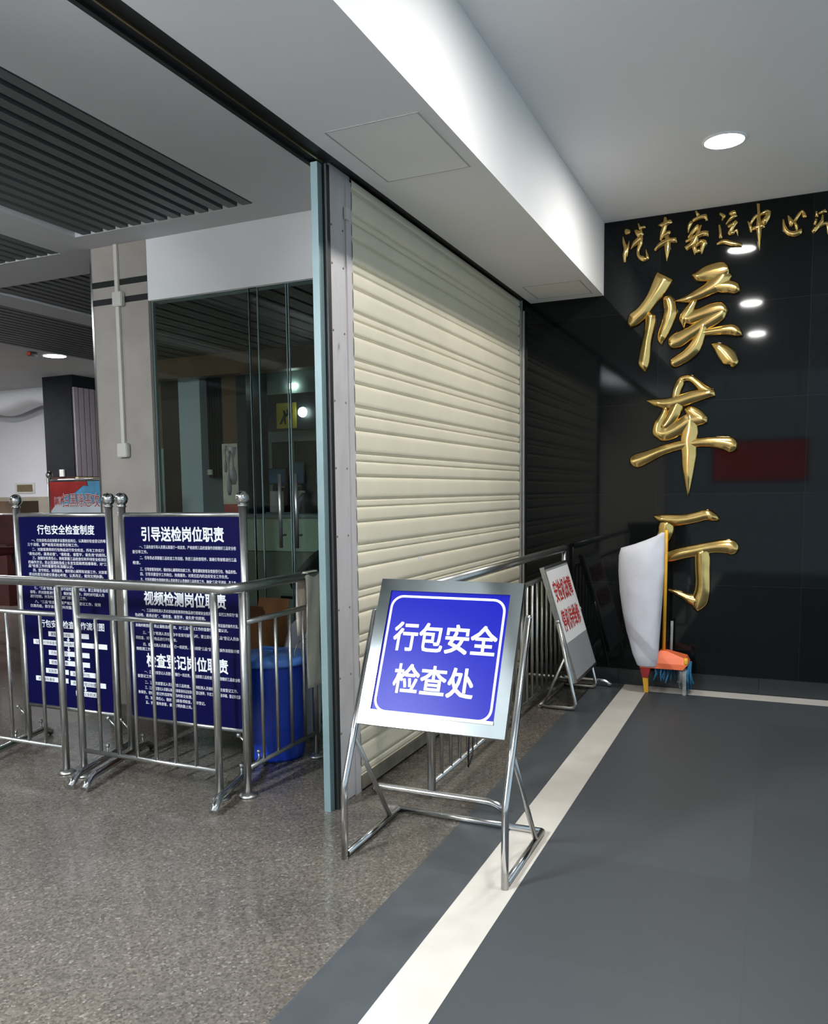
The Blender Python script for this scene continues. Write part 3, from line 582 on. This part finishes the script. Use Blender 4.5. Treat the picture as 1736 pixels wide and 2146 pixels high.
for x in (-3.242, -3.116, -2.994, -2.869, -2.742, -2.615, -3.640, -3.768, -3.896, -4.024, -4.15): MB().tube(((x, 3.3, .142), (x, 3.3, .875)), .0095, 10).build('bar', 'steel', r)
for y in (3.535, 3.675, 3.815, 3.95): MB().tube(((-2.37, y, .142), (-2.37, y, .875)), .0095, 10).build('bar', 'steel', r)

# barrier along the shutter
r = thing('stainless_barrier', (-1.5, 5, 0), 'stainless steel barrier standing along the cream shutter behind the blue sign', 'barrier')
X = -1.50
MB().tube(((X, 3.68, 1.055), (X, 6.44, 1.055)), .025, 16).build('top_rail', 'steel', r)
MB().tube(((X, 3.68, .885), (X, 6.44, .885)), .014).build('middle_rail', 'steel', r)
MB().tube(((X, 3.68, .085), (X, 6.44, .085)), .013).build('bottom_rail', 'steel', r)
for y in (3.68, 6.44): MB().tube(((X, y, .04), (X, y, 1.05)), .021, 16).build('post', 'steel', r)
y = 3.815
while y < 6.38: MB().tube(((X, y, .085), (X, y, .885)), .0095, 10).build('bar', 'steel', r); y += .131
for y in (3.66, 6.42): MB().tube(((-1.80, y, .018), (-1.78, y, .045), (-1.18, y, .045), (-1.125, y, .016)), .018, 14, .05).build('foot', 'chrome', r)

# ------------------------------------------------------------------ tilted signs on tube frames
def easel(root, F, wd, z0, z1, slope, y_foot, depth, strut_top, bend_z, ztop, tube=.0145):
    """F maps (across, back, up) to the world. Posts rise from the front feet, bend back and carry the panel"""
    for k in (-1, 1):
        x = k*(wd/2+.030); yb = lambda z: y_foot+(z-bend_z)*slope
        MB().tube([F(x, y_foot-.008, 0), F(x, y_foot, bend_z), F(x, yb(ztop), ztop)], tube, 14, .02).build('front_post', 'chrome', root)
        MB().tube([F(x, y_foot+.012, .016), F(x, y_foot+depth, .016)], .014, 14).build('base_rail', 'chrome', root)
        MB().tube([F(x, yb(strut_top), strut_top), F(x, y_foot+depth*.80, .02)], .011, 12).build('back_strut', 'steel', root)
        MB().ball(F(x, yb(ztop), ztop), tube, 14).build('post_cap', 'chrome', root)
    MB().tube([F(-(wd/2+.03), y_foot+depth, .016), F(wd/2+.03, y_foot+depth, .016)], .014, 14).build('base_rail', 'chrome', root)

r = thing('security_check_sign', (-1.245, 3.1, 0), 'large blue sign with white characters tilted back on a steel tube frame', 'sign')
FX = lambda a, b, c: (-1.245+a, b, c)
easel(r, FX, .625, .55, 1.115, .47, 2.945, .545, .50, .31, .99)
sl = .478; y0 = 3.022; zb = .552; hh = .635   # panel: origin at its lower edge, height along the slope
ln = math.hypot(1, sl); uz = Vector((0, sl/ln, 1/ln)); nn = Vector((0, -1/ln, sl/ln)); o = Vector((-1.245, y0, zb))
def slab(name, x0, x1, v0, v1, d0, d1, m, par):
    a = [o+Vector((x, 0, 0))+uz*v+nn*d for d in (d0, d1) for x, v in ((x0, v0), (x1, v0), (x1, v1), (x0, v1))]
    b = MB(); b.loft([a[:4], a[4:]], True, False); return b.build(name, m, par)
hw = .318
slab('back_plate', -hw, hw, 0, hh, -.022, -.004, 'steel', r)
fw_ = .052
b = MB()
def q(x, v, d): return o+Vector((x, 0, 0))+uz*v+nn*d
for (A, B, C_, D_) in (((-hw, 0), (hw, 0), (hw-fw_, fw_), (-hw+fw_, fw_)), ((hw, 0), (hw, hh), (hw-fw_, hh-fw_), (hw-fw_, fw_)), ((hw, hh), (-hw, hh), (-hw+fw_, hh-fw_), (hw-fw_, hh-fw_)), ((-hw, hh), (-hw, 0), (-hw+fw_, fw_), (-hw+fw_, hh-fw_))):
    b.loft([[q(*p, -.004) for p in (A, B, C_, D_)], [q(*p, .008) for p in (A, B, C_, D_)]], True, False)
b.build('frame', 'mirror', r)
iw, iv0, iv1 = hw-fw_, fw_, hh-fw_
slab('lower_lip', -iw, iw, iv0-.002, iv0+.012, .004, .013, 'conduit', r)
slab('face', -iw, iw, iv0, iv1, -.004, .002, 'blue', r)
# rounded white border line
def rrect(x0, x1, v0, v1, rad, n=8):
    P = []
    for cx, cv, a0 in ((x1-rad, v0+rad, -PI/2), (x1-rad, v1-rad, 0), (x0+rad, v1-rad, PI/2), (x0+rad, v0+rad, PI)):
        for i in range(n+1): a = a0+PI/2*i/n; P.append((cx+rad*math.cos(a), cv+rad*math.sin(a)))
    return P
pa = rrect(-iw+.008, iw-.012, iv0+.004, iv1-.018, .055); pb = rrect(-iw+.018, iw-.022, iv0+.014, iv1-.028, .046)
b = MB(); A = [b.bm.verts.new(q(*p, .0032)) for p in pa]; B = [b.bm.verts.new(q(*p, .0032)) for p in pb]
for i in range(len(A)):
    j = (i+1) % len(A); b.bm.faces.new((A[i], A[j], B[j], B[i]))
b.build('border_line', 'letter', r)
letters('lettering', [('行包安全', -.218, .322, .452, .125), ('检查处', -.185, .142, .348, .125)], o+nn*.0034, (1, 0, 0), uz, 'letter', r, .018)

r = thing('repair_notice_sign', (-1.3, 5.96, 0), 'white sign with two rows of red characters leaning beside the shutter barrier', 'sign')
FY = lambda a, b, c: (-1.205-(b-2.945), 5.96+a, c)
wd = .66
for k in (-1, 1):
    yy = 5.96+k*(wd/2+.018)
    MB().tube([(-1.47, yy, .016), (-1.215, yy, .016), (-1.345, yy, .60)], .013, 14, .05).build('frame_leg', 'chrome', r)
    MB().tube([(-1.30, yy, .36), (-1.44, yy, .03)], .009, 10).build('back_strut', 'steel', r)
    MB().ball((-1.347, yy, .61), .016, 12).build('post_cap', 'chrome', r)
MB().tube([(-1.47, 5.60, .016), (-1.47, 6.32, .016)], .013, 14).build('base_rail', 'steel', r)
sl = -.235/.785; ln = math.hypot(1, sl); uz = Vector((sl/ln, 0, 1/ln)); nn = Vector((1/ln, 0, -sl/ln)); o = Vector((-1.212, 5.96, .195))
def slab2(name, a0, a1, v0, v1, d0, d1, m, par):
    a = [o+Vector((0, x, 0))+uz*v+nn*d for d in (d0, d1) for x, v in ((a0, v0), (a1, v0), (a1, v1), (a0, v1))]
    b = MB(); b.loft([a[:4], a[4:]], True, False); return b.build(name, m, par)
slab2('back_tray', -.335, .335, 0, .82, -.034, -.002, 'steel', r)
slab2('grey_face', -.318, .318, .02, .80, -.002, .0, 'zinc', r)
slab2('white_sheet', -.315, .315, .275, .785, .0, .0015, 'paper', r)
letters('red_lettering', [('安检机故障', -.27, .555, .52, .155), ('停机待维修', -.27, .345, .52, .155)], o+nn*.003, (0, 1, 0), uz, 'red_ink', r, .016)

# ------------------------------------------------------------------ notice boards on ball topped posts
YB = 3.60
def board_stand(x0, x1, label, foot_shift):
    r = thing('notice_board', ((x0+x1)/2, YB, 0), label, 'notice board', 'navy notice boards behind the barrier')
    for x in (x0, x1):
        p = MB().tube(((x, YB, .05), (x, YB, 1.455)), .021, 16).build('post', 'steel', r)
        MB().ball((x, YB, 1.487), .037, 24).lathe([(.026, 1.443), (.026, 1.450), (.016, 1.462)], (x, YB, 0), 20).build('ball_finial', 'chrome', p)
        s = foot_shift
        MB().tube(((x+.13*s, YB-.50, .016), (x+.11*s, YB-.44, .058), (x-.04*s, YB+.16, .058), (x-.055*s, YB+.22, .016)), .020, 14, .06).build('foot', 'chrome', r)
        for dy in (-.12, .12): MB().tube(((x-.22*s*dy, YB+dy, .05), (x-.22*s*dy, YB+dy, .11)), .006, 8).ball((x-.22*s*dy, YB+dy, .115), .013, 10).build('wing_bolt', 'chrome', r)
        MB().tube(((x, YB, .17), (x-.05, YB-.02, .235)), .007, 8).ball((x-.055, YB-.022, .24), .014, 10).build('clamp_knob', 'chrome', r)
    MB().tube(((x0, YB, 1.40), (x1, YB, 1.40)), .013).build('top_rail', 'steel', r)
    MB().tube(((x0, YB, .258), (x1, YB, .258)), .013).build('bottom_rail', 'steel', r)
    MB().box((x0+.022, YB-.006, .268), (x1-.022, YB+.006, 1.39)).build('board', 'navy', r)
    return r
r1 = board_stand(-4.115, -3.40, 'navy notice board with a white flow chart, left of the two', 1)
r2 = board_stand(-3.305, -2.50, 'navy notice board with three bold white headings, right of the two', 1)
O1 = (0, YB-.0072, 0); ux, uzv = (1, 0, 0), (0, 0, 1)
letters('title_lettering', [('行包安全检查制度', -3.945, 1.288, .44, .056)], O1, ux, uzv, 'letter', r1, .018)
L1 = ['一、行包安检点应按要求设置检查岗位，认真做好检查登记的等', '三个流程，要严格落实检查责任制工作。', '二、对旅客携带的行包物品进行安全检查，所有工作实行', '“逢包必检，逢液必查”、“谁检查，谁签字，谁负责”的原则。',
 '三、加强安检责任心，熟练掌握三品检查仪和手持安全检测仪', '的操作方法，防止因漏检造成上车发生因易燃易爆事故，对“三', '品”检查工作的重要性有清醒认识。', '四、坚守岗位，热情服务，做好耐心解释和说服工作，对旅客',
 '提出的意见和建议要虚心听取，认真改正，做到文明执勤。', '五、发现可疑行包，要详细盘问并开包检查。', '六、检查出的违禁物品要登记造册，妥善保管，按时上交。', '七、“三品”检查人员发现可疑危险品的情况，要立即报告值班',
 '领导，并对旅客进行教育，做好解释工作，同时对可疑人员', '进行控制，并及时向有关部门报告处理工作。', '八、“三品”检查人员要严格交接班登记工作，做到', '日清月结，数字准确，资料完整。']
b_ = []
for k, (t, z) in enumerate(zip(L1, (1.243, 1.218, 1.190, 1.164, 1.139, 1.114, 1.092, 1.067, 1.042, 1.014, .988, .962, .936, .911, .880, .854))):
    ind = .035 if t[1] == '、' else 0; wmax = .605
    b_.append((t, -4.03+ind, z, min(.0222*len(t), wmax-ind), .0195))
letters('body_lettering', b_, O1, ux, uzv, 'letter', r1, .010)
letters('chart_title_lettering', [('行包安全检查工作流程图', -3.965, .738, .50, .046)], O1, ux, uzv, 'letter', r1, .016)
boxes = [(-3.90, .698, .315, '旅客携行包进站'), (-4.025, .645, .575, '引导员引导旅客到安检台前进行检查'), (-3.905, .586, .318, '行包过检查仪'), (-3.905, .530, .318, '图像检查判断'),
         (-3.935, .476, .18, '无异常'), (-3.742, .472, .21, '发现可疑行包'), (-4.02, .424, .26, '进站候车乘车'), (-3.742, .417, .27, '开包检查登记处理'), (-3.705, .358, .175, '移交公安机关')]
bb = MB(); tl = []
for x, z, wd, t in boxes:
    bb.box((x, YB-.0075, z-.012), (x+wd, YB-.006, z+.017))
    tl.append((t, x+.02, z-.008, min(wd-.04, len(t)*.022), .020))
for x, za_, zb_ in ((-3.745, .686, .662), (-3.745, .633, .603), (-3.745, .574, .547), (-3.83, .518, .493), (-3.83, .464, .441), (-3.63, .405, .375), (-3.64, .518, .489)):
    bb.box((x-.004, YB-.0075, zb_+.010), (x+.004, YB-.006, za_)); bb.prism([(-.013, .012), (.013, .012), (0, 0)], (x, YB-.0075, zb_), (1, 0, 0), (0, 0, 1), (0, .0015, 0))
bb.build('flow_chart', 'letter', r1)
letters('chart_lettering', tl, (0, YB-.0082, 0), ux, uzv, 'navy', r1, .01)

for nm, t, x, z, wd in (('title_lettering', '引导送检岗位职责', -3.165, 1.258, .545), ('middle_title_lettering', '视频检测岗位职责', -3.165, .905, .545), ('lower_title_lettering', '检查登记岗位职责', -3.165, .558, .545)):
    letters(nm, [(t, x, z, wd, .078)], O1, ux, uzv, 'letter', r2, .024)
secs = [('upper_body_lettering', (1.216, 1.188, 1.156, 1.128, 1.093, 1.066, 1.036), ['一、三品检查引导人员要认真履行一岗双责，严格按照三品检查操作流程做好三品安全检', '查引导工作。', '二、引导员必须掌握三品检查工作流程，熟悉三品检查程序，准确引导旅客进行三品', '检查。', '三、引导旅客安检时，做好耐心解释和劝解工作，督促通知旅客自觉接受行包、物品安检。', '四、引导员要坚守工作岗位，热情服务，对责任区内的治安安全工作负责。', '五、引导员要配合视频检测人员和登记人员做好三品检查工作，确保“三品”不进站、不上车。']),
 ('middle_body_lettering', (.866, .838, .806, .780, .740, .710, .674, .648), ['一、三品视频检测人员对进站旅客携带的物品进行视频安全检测检查，实行工作实行“逢', '包必检、逢液必查”、“谁检查、谁签字、谁负责”的原则。', '二、加强安检责任心，熟练掌握三品检查仪的操作方法，认真学习安全知识和设备的操作方法，', '准确判断图像，防止漏检造成事故，对“三品”检查工作的重要性有清醒认识。', '三、“三品”检测人员在检查中发现可疑物品时，要立即通知“三品”登记人员协', '同检查，对可疑物品进行开包检查。', '四、视频检测人员要认真履行一岗双责，严格按照“三品”安全检查操作流程做好视', '频检测工作。']),
 ('lower_body_lettering', (.520, .494, .460, .430, .402, .374, .346), ['一、三品检查登记人员要认真履行一岗双责，严格按照三品检查操作流程做好三品安全检', '查登记工作。', '二、三品检查登记人员要配合三品检查、视频检测人员做好三品检查登记工作。', '三、三品检查登记人员要认真核对旅客身份证信息收缴登记册等，字迹工整，内容详细，登记表应妥', '善保存，把收缴登记的违禁物品及时移交处理。', '四、加强责任心，做好上岗前各项检查，做好登记。', '五、热情服务旅客，做到文明执勤上岗。'])]
for nm, zs, ls in secs:
    letters(nm, [(t, -3.235+(.05 if t[1] == '、' else 0), z, min(.0178*len(t), .69-(.05 if t[1] == '、' else 0)), .0195) for t, z in zip(ls, zs)], O1, ux, uzv, 'letter', r2, .010)

# poster on a taller stand in the hall
r = thing('poster_stand', (-6.1, 6.2, 0), 'poster with red flag on blue sky behind the left notice board', 'poster stand')
for x in (-6.605, -5.62):
    p = MB().tube(((x, 6.2, .02), (x, 6.2, 1.70)), .018, 14).build('post', 'steel', r); MB().ball((x, 6.2, 1.728), .036, 20).build('ball_finial', 'chrome', p)
    MB().tube(((x, 5.85, .015), (x, 5.95, .05), (x, 6.45, .05), (x, 6.55, .015)), .018, 12, .05).build('foot', 'chrome', r)
MB().tube(((-6.605, 6.2, 1.67), (-5.62, 6.2, 1.67)), .014).build('top_rail', 'steel', r)
MB().box((-6.585, 6.19, .70), (-5.64, 6.205, 1.655)).build('sky_board', 'sky', r)
MB().box((-6.585, 6.184, .70), (-5.64, 6.190, 1.44)).build('pale_lower_part', 'posterpale', r)
fl_ = [(-6.585, 1.655), (-6.10, 1.655), (-6.09, 1.61), (-6.15, 1.615), (-6.22, 1.57), (-6.30, 1.53), (-6.37, 1.535), (-6.44, 1.46), (-6.52, 1.43), (-6.585, 1.37)]
MB().prism(fl_, (0, 6.180, 0), (1, 0, 0), (0, 0, 1), (0, .004, 0)).build('red_flag', 'flag', r)
letters('slogan_lettering', [('打赢', -6.535, 1.425, .10, .085), ('扫黑除恶攻坚战', -6.425, 1.405, .68, .135)], (0, 6.178, 0), ux, uzv, 'letter', r, .03)
letters('slogan_red_lettering', [('打赢', -6.535, 1.425, .10, .085), ('扫黑除恶攻坚战', -6.425, 1.405, .68, .135)], (0, 6.176, 0), ux, uzv, 'flag', r, .0)

# ------------------------------------------------------------------ things around the barrier
cx, cy = -2.62, 4.02
r = thing('plastic_bin', (cx, cy, 0), 'round blue plastic bin with a lighter blue lid behind the barrier', 'bin')
MB().lathe([(.170, 0), (.176, .02), (.186, .25), (.194, .50), (.200, .555), (.200, .57), (.19, .57)], (cx, cy, 0), 40).build('body', 'bucket', r)
MB().lathe([(.215, .548), (.218, .560), (.216, .582), (.205, .592), (.12, .602), (.05, .604), (.045, .598), (.03, .598)], (cx, cy, 0), 40).build('lid', 'lid', r)
MB().tube([(cx-.06, cy-.02, .600), (cx-.06, cy-.02, .628), (cx+.03, cy-.02, .628), (cx+.03, cy-.02, .600)], .010, 10, .02).build('lid_grip', 'lid', r)
MB().tube([(cx+.20+.07*math.cos(a)*.3, cy+.03+.08*math.cos(a), .60+.085*math.sin(a)) for a in [PI*2*i/20 for i in range(21)]], .004, 8).build('wire_handle', 'steel', r)
r = thing('cardboard_box', (-2.96, 4.40, 0), 'tall brown cardboard carton behind the blue bin', 'box')
MB().box((-3.06, 4.30, 0), (-2.83, 4.53, .74), .004).build('carton', 'carton', r)
b = MB().prism([(-.115, 0), (.115, 0), (.115, .10), (-.115, .10)], (-2.945, 4.30, .74), (1, 0, 0), (0, -.5, .85), (0, .003, 0)); b.build('flap', 'carton', r); b = MB().prism([(-.115, 0), (.115, 0), (.115, .10), (-.115, .10)], (-2.945, 4.53, .74), (1, 0, 0), (0, .3, .95), (0, .003, 0))
b.build('flap', 'carton', r)
def sackmesh(c, prof, squash, seed, m, name, parent=None, wob=.05):
    rnd = random.Random(seed); ph = [rnd.uniform(0, 6.3) for _ in range(6)]; rings = []
    for j, (z, rx, ry, dx) in enumerate(prof):
        ring = []
        for i in range(36):
            a = 2*PI*i/36; f = 1+wob*(math.sin(3*a+ph[0]+z*4)+.7*math.sin(5*a+ph[1]-z*7)+.4*math.sin(9*a+ph[2]+z*11))
            ring.append((c[0]+dx+rx*f*math.cos(a), c[1]+ry*f*math.sin(a), z))
        rings.append(ring)
    return MB().loft(rings).build(name, m, parent)
tag(sackmesh((-2.68, 4.42), [(.0, .10, .07, 0), (.03, .13, .10, 0), (.25, .14, .11, 0), (.48, .13, .10, .01), (.62, .10, .08, .02), (.70, .06, .05, .02), (.74, .02, .02, .02)], 1, 3, 'sack', 'white_bag'), 'crumpled white bag standing behind the blue bin', 'bag')
# cloth hung over the end of the barrier
rows = []
for j in range(25):
    u = j/24; s_ = (u-.36)*1.05
    row = []
    for i in range(9):
        v = i/8; y = 3.945+v*.15
        rr = .030; arc = rr*PI/2
        if abs(s_) < arc: a = s_/rr; x = -2.37+rr*math.sin(a); z = 1.05+rr*math.cos(a)
        else:
            sg = 1 if s_ > 0 else -1; d = abs(s_)-arc; x = -2.37+sg*(rr+.006*math.sin(v*7+d*9)+.02*d*sg*0); z = 1.05-d
        row.append((x, y+.012*math.sin(s_*9+2)*(abs(s_)), z))
    rows.append(row)
tag(MB().grid(rows, .003).build('hanging_cloth', 'cloth'), 'beige cloth hung over the end of the barrier rail at the steel post', 'cloth')
# office chair just inside the glass
r = thing('office_chair', (-2.75, 5.15, 0), 'black office chair just inside the glass behind the hung cloth', 'chair')
b = MB(); rows = []
for j in range(9):
    u = j/8; rows.append([(-3.08+.60*i/8, 5.0+.45*u, .84+.20*u+.10*(i/8)**2+.03*math.sin(u*3)) for i in range(9)])
b.grid(rows, .06); b.build('backrest', 'black', r)
MB().box((-3.02, 4.95, .70), (-2.50, 5.45, .78), .03).build('seat', 'black', r)
MB().tube(((-3.10, 4.90, .80), (-2.60, 4.90, .80), (-2.60, 4.95, .72)), .018, 12, .04).build('armrest', 'black', r)
MB().tube(((-2.75, 5.2, .70), (-2.75, 5.2, .08)), .03).build('stem', 'steel', r)
b = MB()
for k in range(5): a = 2*PI*k/5; b.tube(((-2.75, 5.2, .09), (-2.75+.28*math.cos(a), 5.2+.28*math.sin(a), .05)), .018, 10); b.ball((-2.75+.28*math.cos(a), 5.2+.28*math.sin(a), .028), .028, 12)
b.build('star_base', 'black', r)
# bar chair at the left edge
r = thing('bar_chair', (-7.35, 6.2, 0), 'tall dark red chair with black legs at the left edge', 'chair')
MB().box((-7.62, 6.22, 1.02), (-7.13, 6.27, 1.33), .015).build('backrest', 'darkred', r)
MB().box((-7.62, 5.85, .92), (-7.13, 6.27, 1.00), .02).build('seat', 'darkred', r)
for sx_ in (-1, 1):
    for sy_ in (-1, 1):
        MB().tube(((-7.375+sx_*.20, 6.06+sy_*.15, .93), (-7.375+sx_*.30, 6.06+sy_*.24, 0)), [.026, .020], 12).build('leg', 'black', r)
b = MB().tube(((-7.63, 5.86, .32), (-7.12, 5.86, .32)), .012); b.build('foot_rail', 'black', r)

# ------------------------------------------------------------------ dustpan, sack and mop by the granite wall
r = thing('long_handled_dustpan', (-.70, 6.42, 0), 'orange dustpan with long yellow handle standing at the black granite wall', 'dustpan')
MB().tube(((-.735, 6.36, 1.205), (-.741, 6.38, .30)), .0125, 14).build('handle', 'yellow', r)
b = MB()
def ring(z, x0, x1, y0_, y1_): return [(x0, y0_, z), (x1, y0_, z), (x1, y1_, z), (x0, y1_, z)]
b.loft([ring(.195, -.90, -.60, 6.29, 6.50), ring(.235, -.885, -.565, 6.29, 6.50), ring(.275, -.80, -.585, 6.31, 6.49), ring(.318, -.765, -.715, 6.35, 6.42)], True, False)
b.build('hood', 'orange', r)
MB().loft([ring(.11, -.885, -.845, 6.33, 6.37), ring(.20, -.905, -.825, 6.31, 6.42)], True, False).build('red_leg', 'flag', r)
MB().loft([ring(.0, -.872, -.843, 6.34, 6.365), ring(.11, -.884, -.845, 6.33, 6.37)], True, False).build('yellow_foot', 'yellow', r)
MB().loft([ring(.0, -.600, -.578, 6.34, 6.365), ring(.2, -.605, -.575, 6.33, 6.37)], True, False).build('right_leg', 'mopgrey', r)
MB().lathe([(.012, 0), (.016, .01), (.016, .04), (.01, .05)], (-.578, 6.30, .235), 14).build('hinge_cap', 'yellow', r)
r = thing('string_mop', (-.66, 6.46, .1), 'blue and grey mop strands hanging under the orange dustpan', 'mop')
rnd = random.Random(5)
for col, xs in (('mopblue', (-.80, -.66)), ('mopgrey', (-.645, -.60)), ('mopblue', (-.572, -.555))):
    b = MB()
    for k in range(16):
        x = rnd.uniform(*xs); y = 6.40+rnd.uniform(-.06, .06); z1 = .21 if col == 'mopblue' and x < -.6 else .235; z2 = rnd.uniform(.03, .09) if x > -.65 else rnd.uniform(.08, .14)
        b.tube(((x, y, z1), (x+rnd.uniform(-.01, .012), y-.01, (z1+z2)/2), (x+rnd.uniform(-.015, .02), y+rnd.uniform(-.02, .02), z2)), .007, 6)
    b.build('strands', col, r)
MB().tube(((-.70, 6.50, .52), (-.70, 6.47, .22)), .010, 10).build('handle', 'mopgrey', r)
prof = [(.205, .060, .030, -.847), (.215, .070, .045, -.848), (.295, .091, .060, -.860), (.46, .118, .075, -.877), (.60, .135, .082, -.888), (.75, .153, .085, -.895), (.90, .161, .080, -.900), (1.02, .162, .070, -.903), (1.075, .155, .055, -.896), (1.105, .105, .040, -.846), (1.135, .065, .028, -.806), (1.165, .030, .018, -.771), (1.190, .012, .010, -.752)]
tag(sackmesh((0, 6.30), [(z, rx, ry, dx) for z, rx, ry, dx in prof], 1, 11, 'sack', 'white_sack', None, .034), 'white woven sack hung on the yellow dustpan handle', 'sack')

# black strap looped over the shutter barrier
tag(MB().tube([(-1.478, 4.17+.02*math.sin(k*.35), .55-.52*k/14) for k in range(15)]+[(-1.478, 4.21+.015*math.sin(k*.5), .03+.32*k/8) for k in range(1, 9)], .005, 8).build('black_strap', 'black'), 'thin black strap hanging on the shutter barrier behind the blue sign', 'strap')
# red lit board behind the camera, seen only as a glow in the polished wall
r = thing('led_board', (-.3, -2.85, 2), 'red lit board behind the camera mirrored in the black granite', 'sign')
MB().box((-1.1, -2.92, 1.60), (.45, -2.82, 2.34), .01).build('case', 'signdark', r)
MB().box((-1.06, -2.82, 1.64), (.41, -2.815, 2.30)).build('red_face', 'red_led', r)
for x in (-.9, .25): MB().tube(((x, -2.87, 2.34), (x, -2.87, ZC)), .01, 8).build('hanger', 'steel', r)
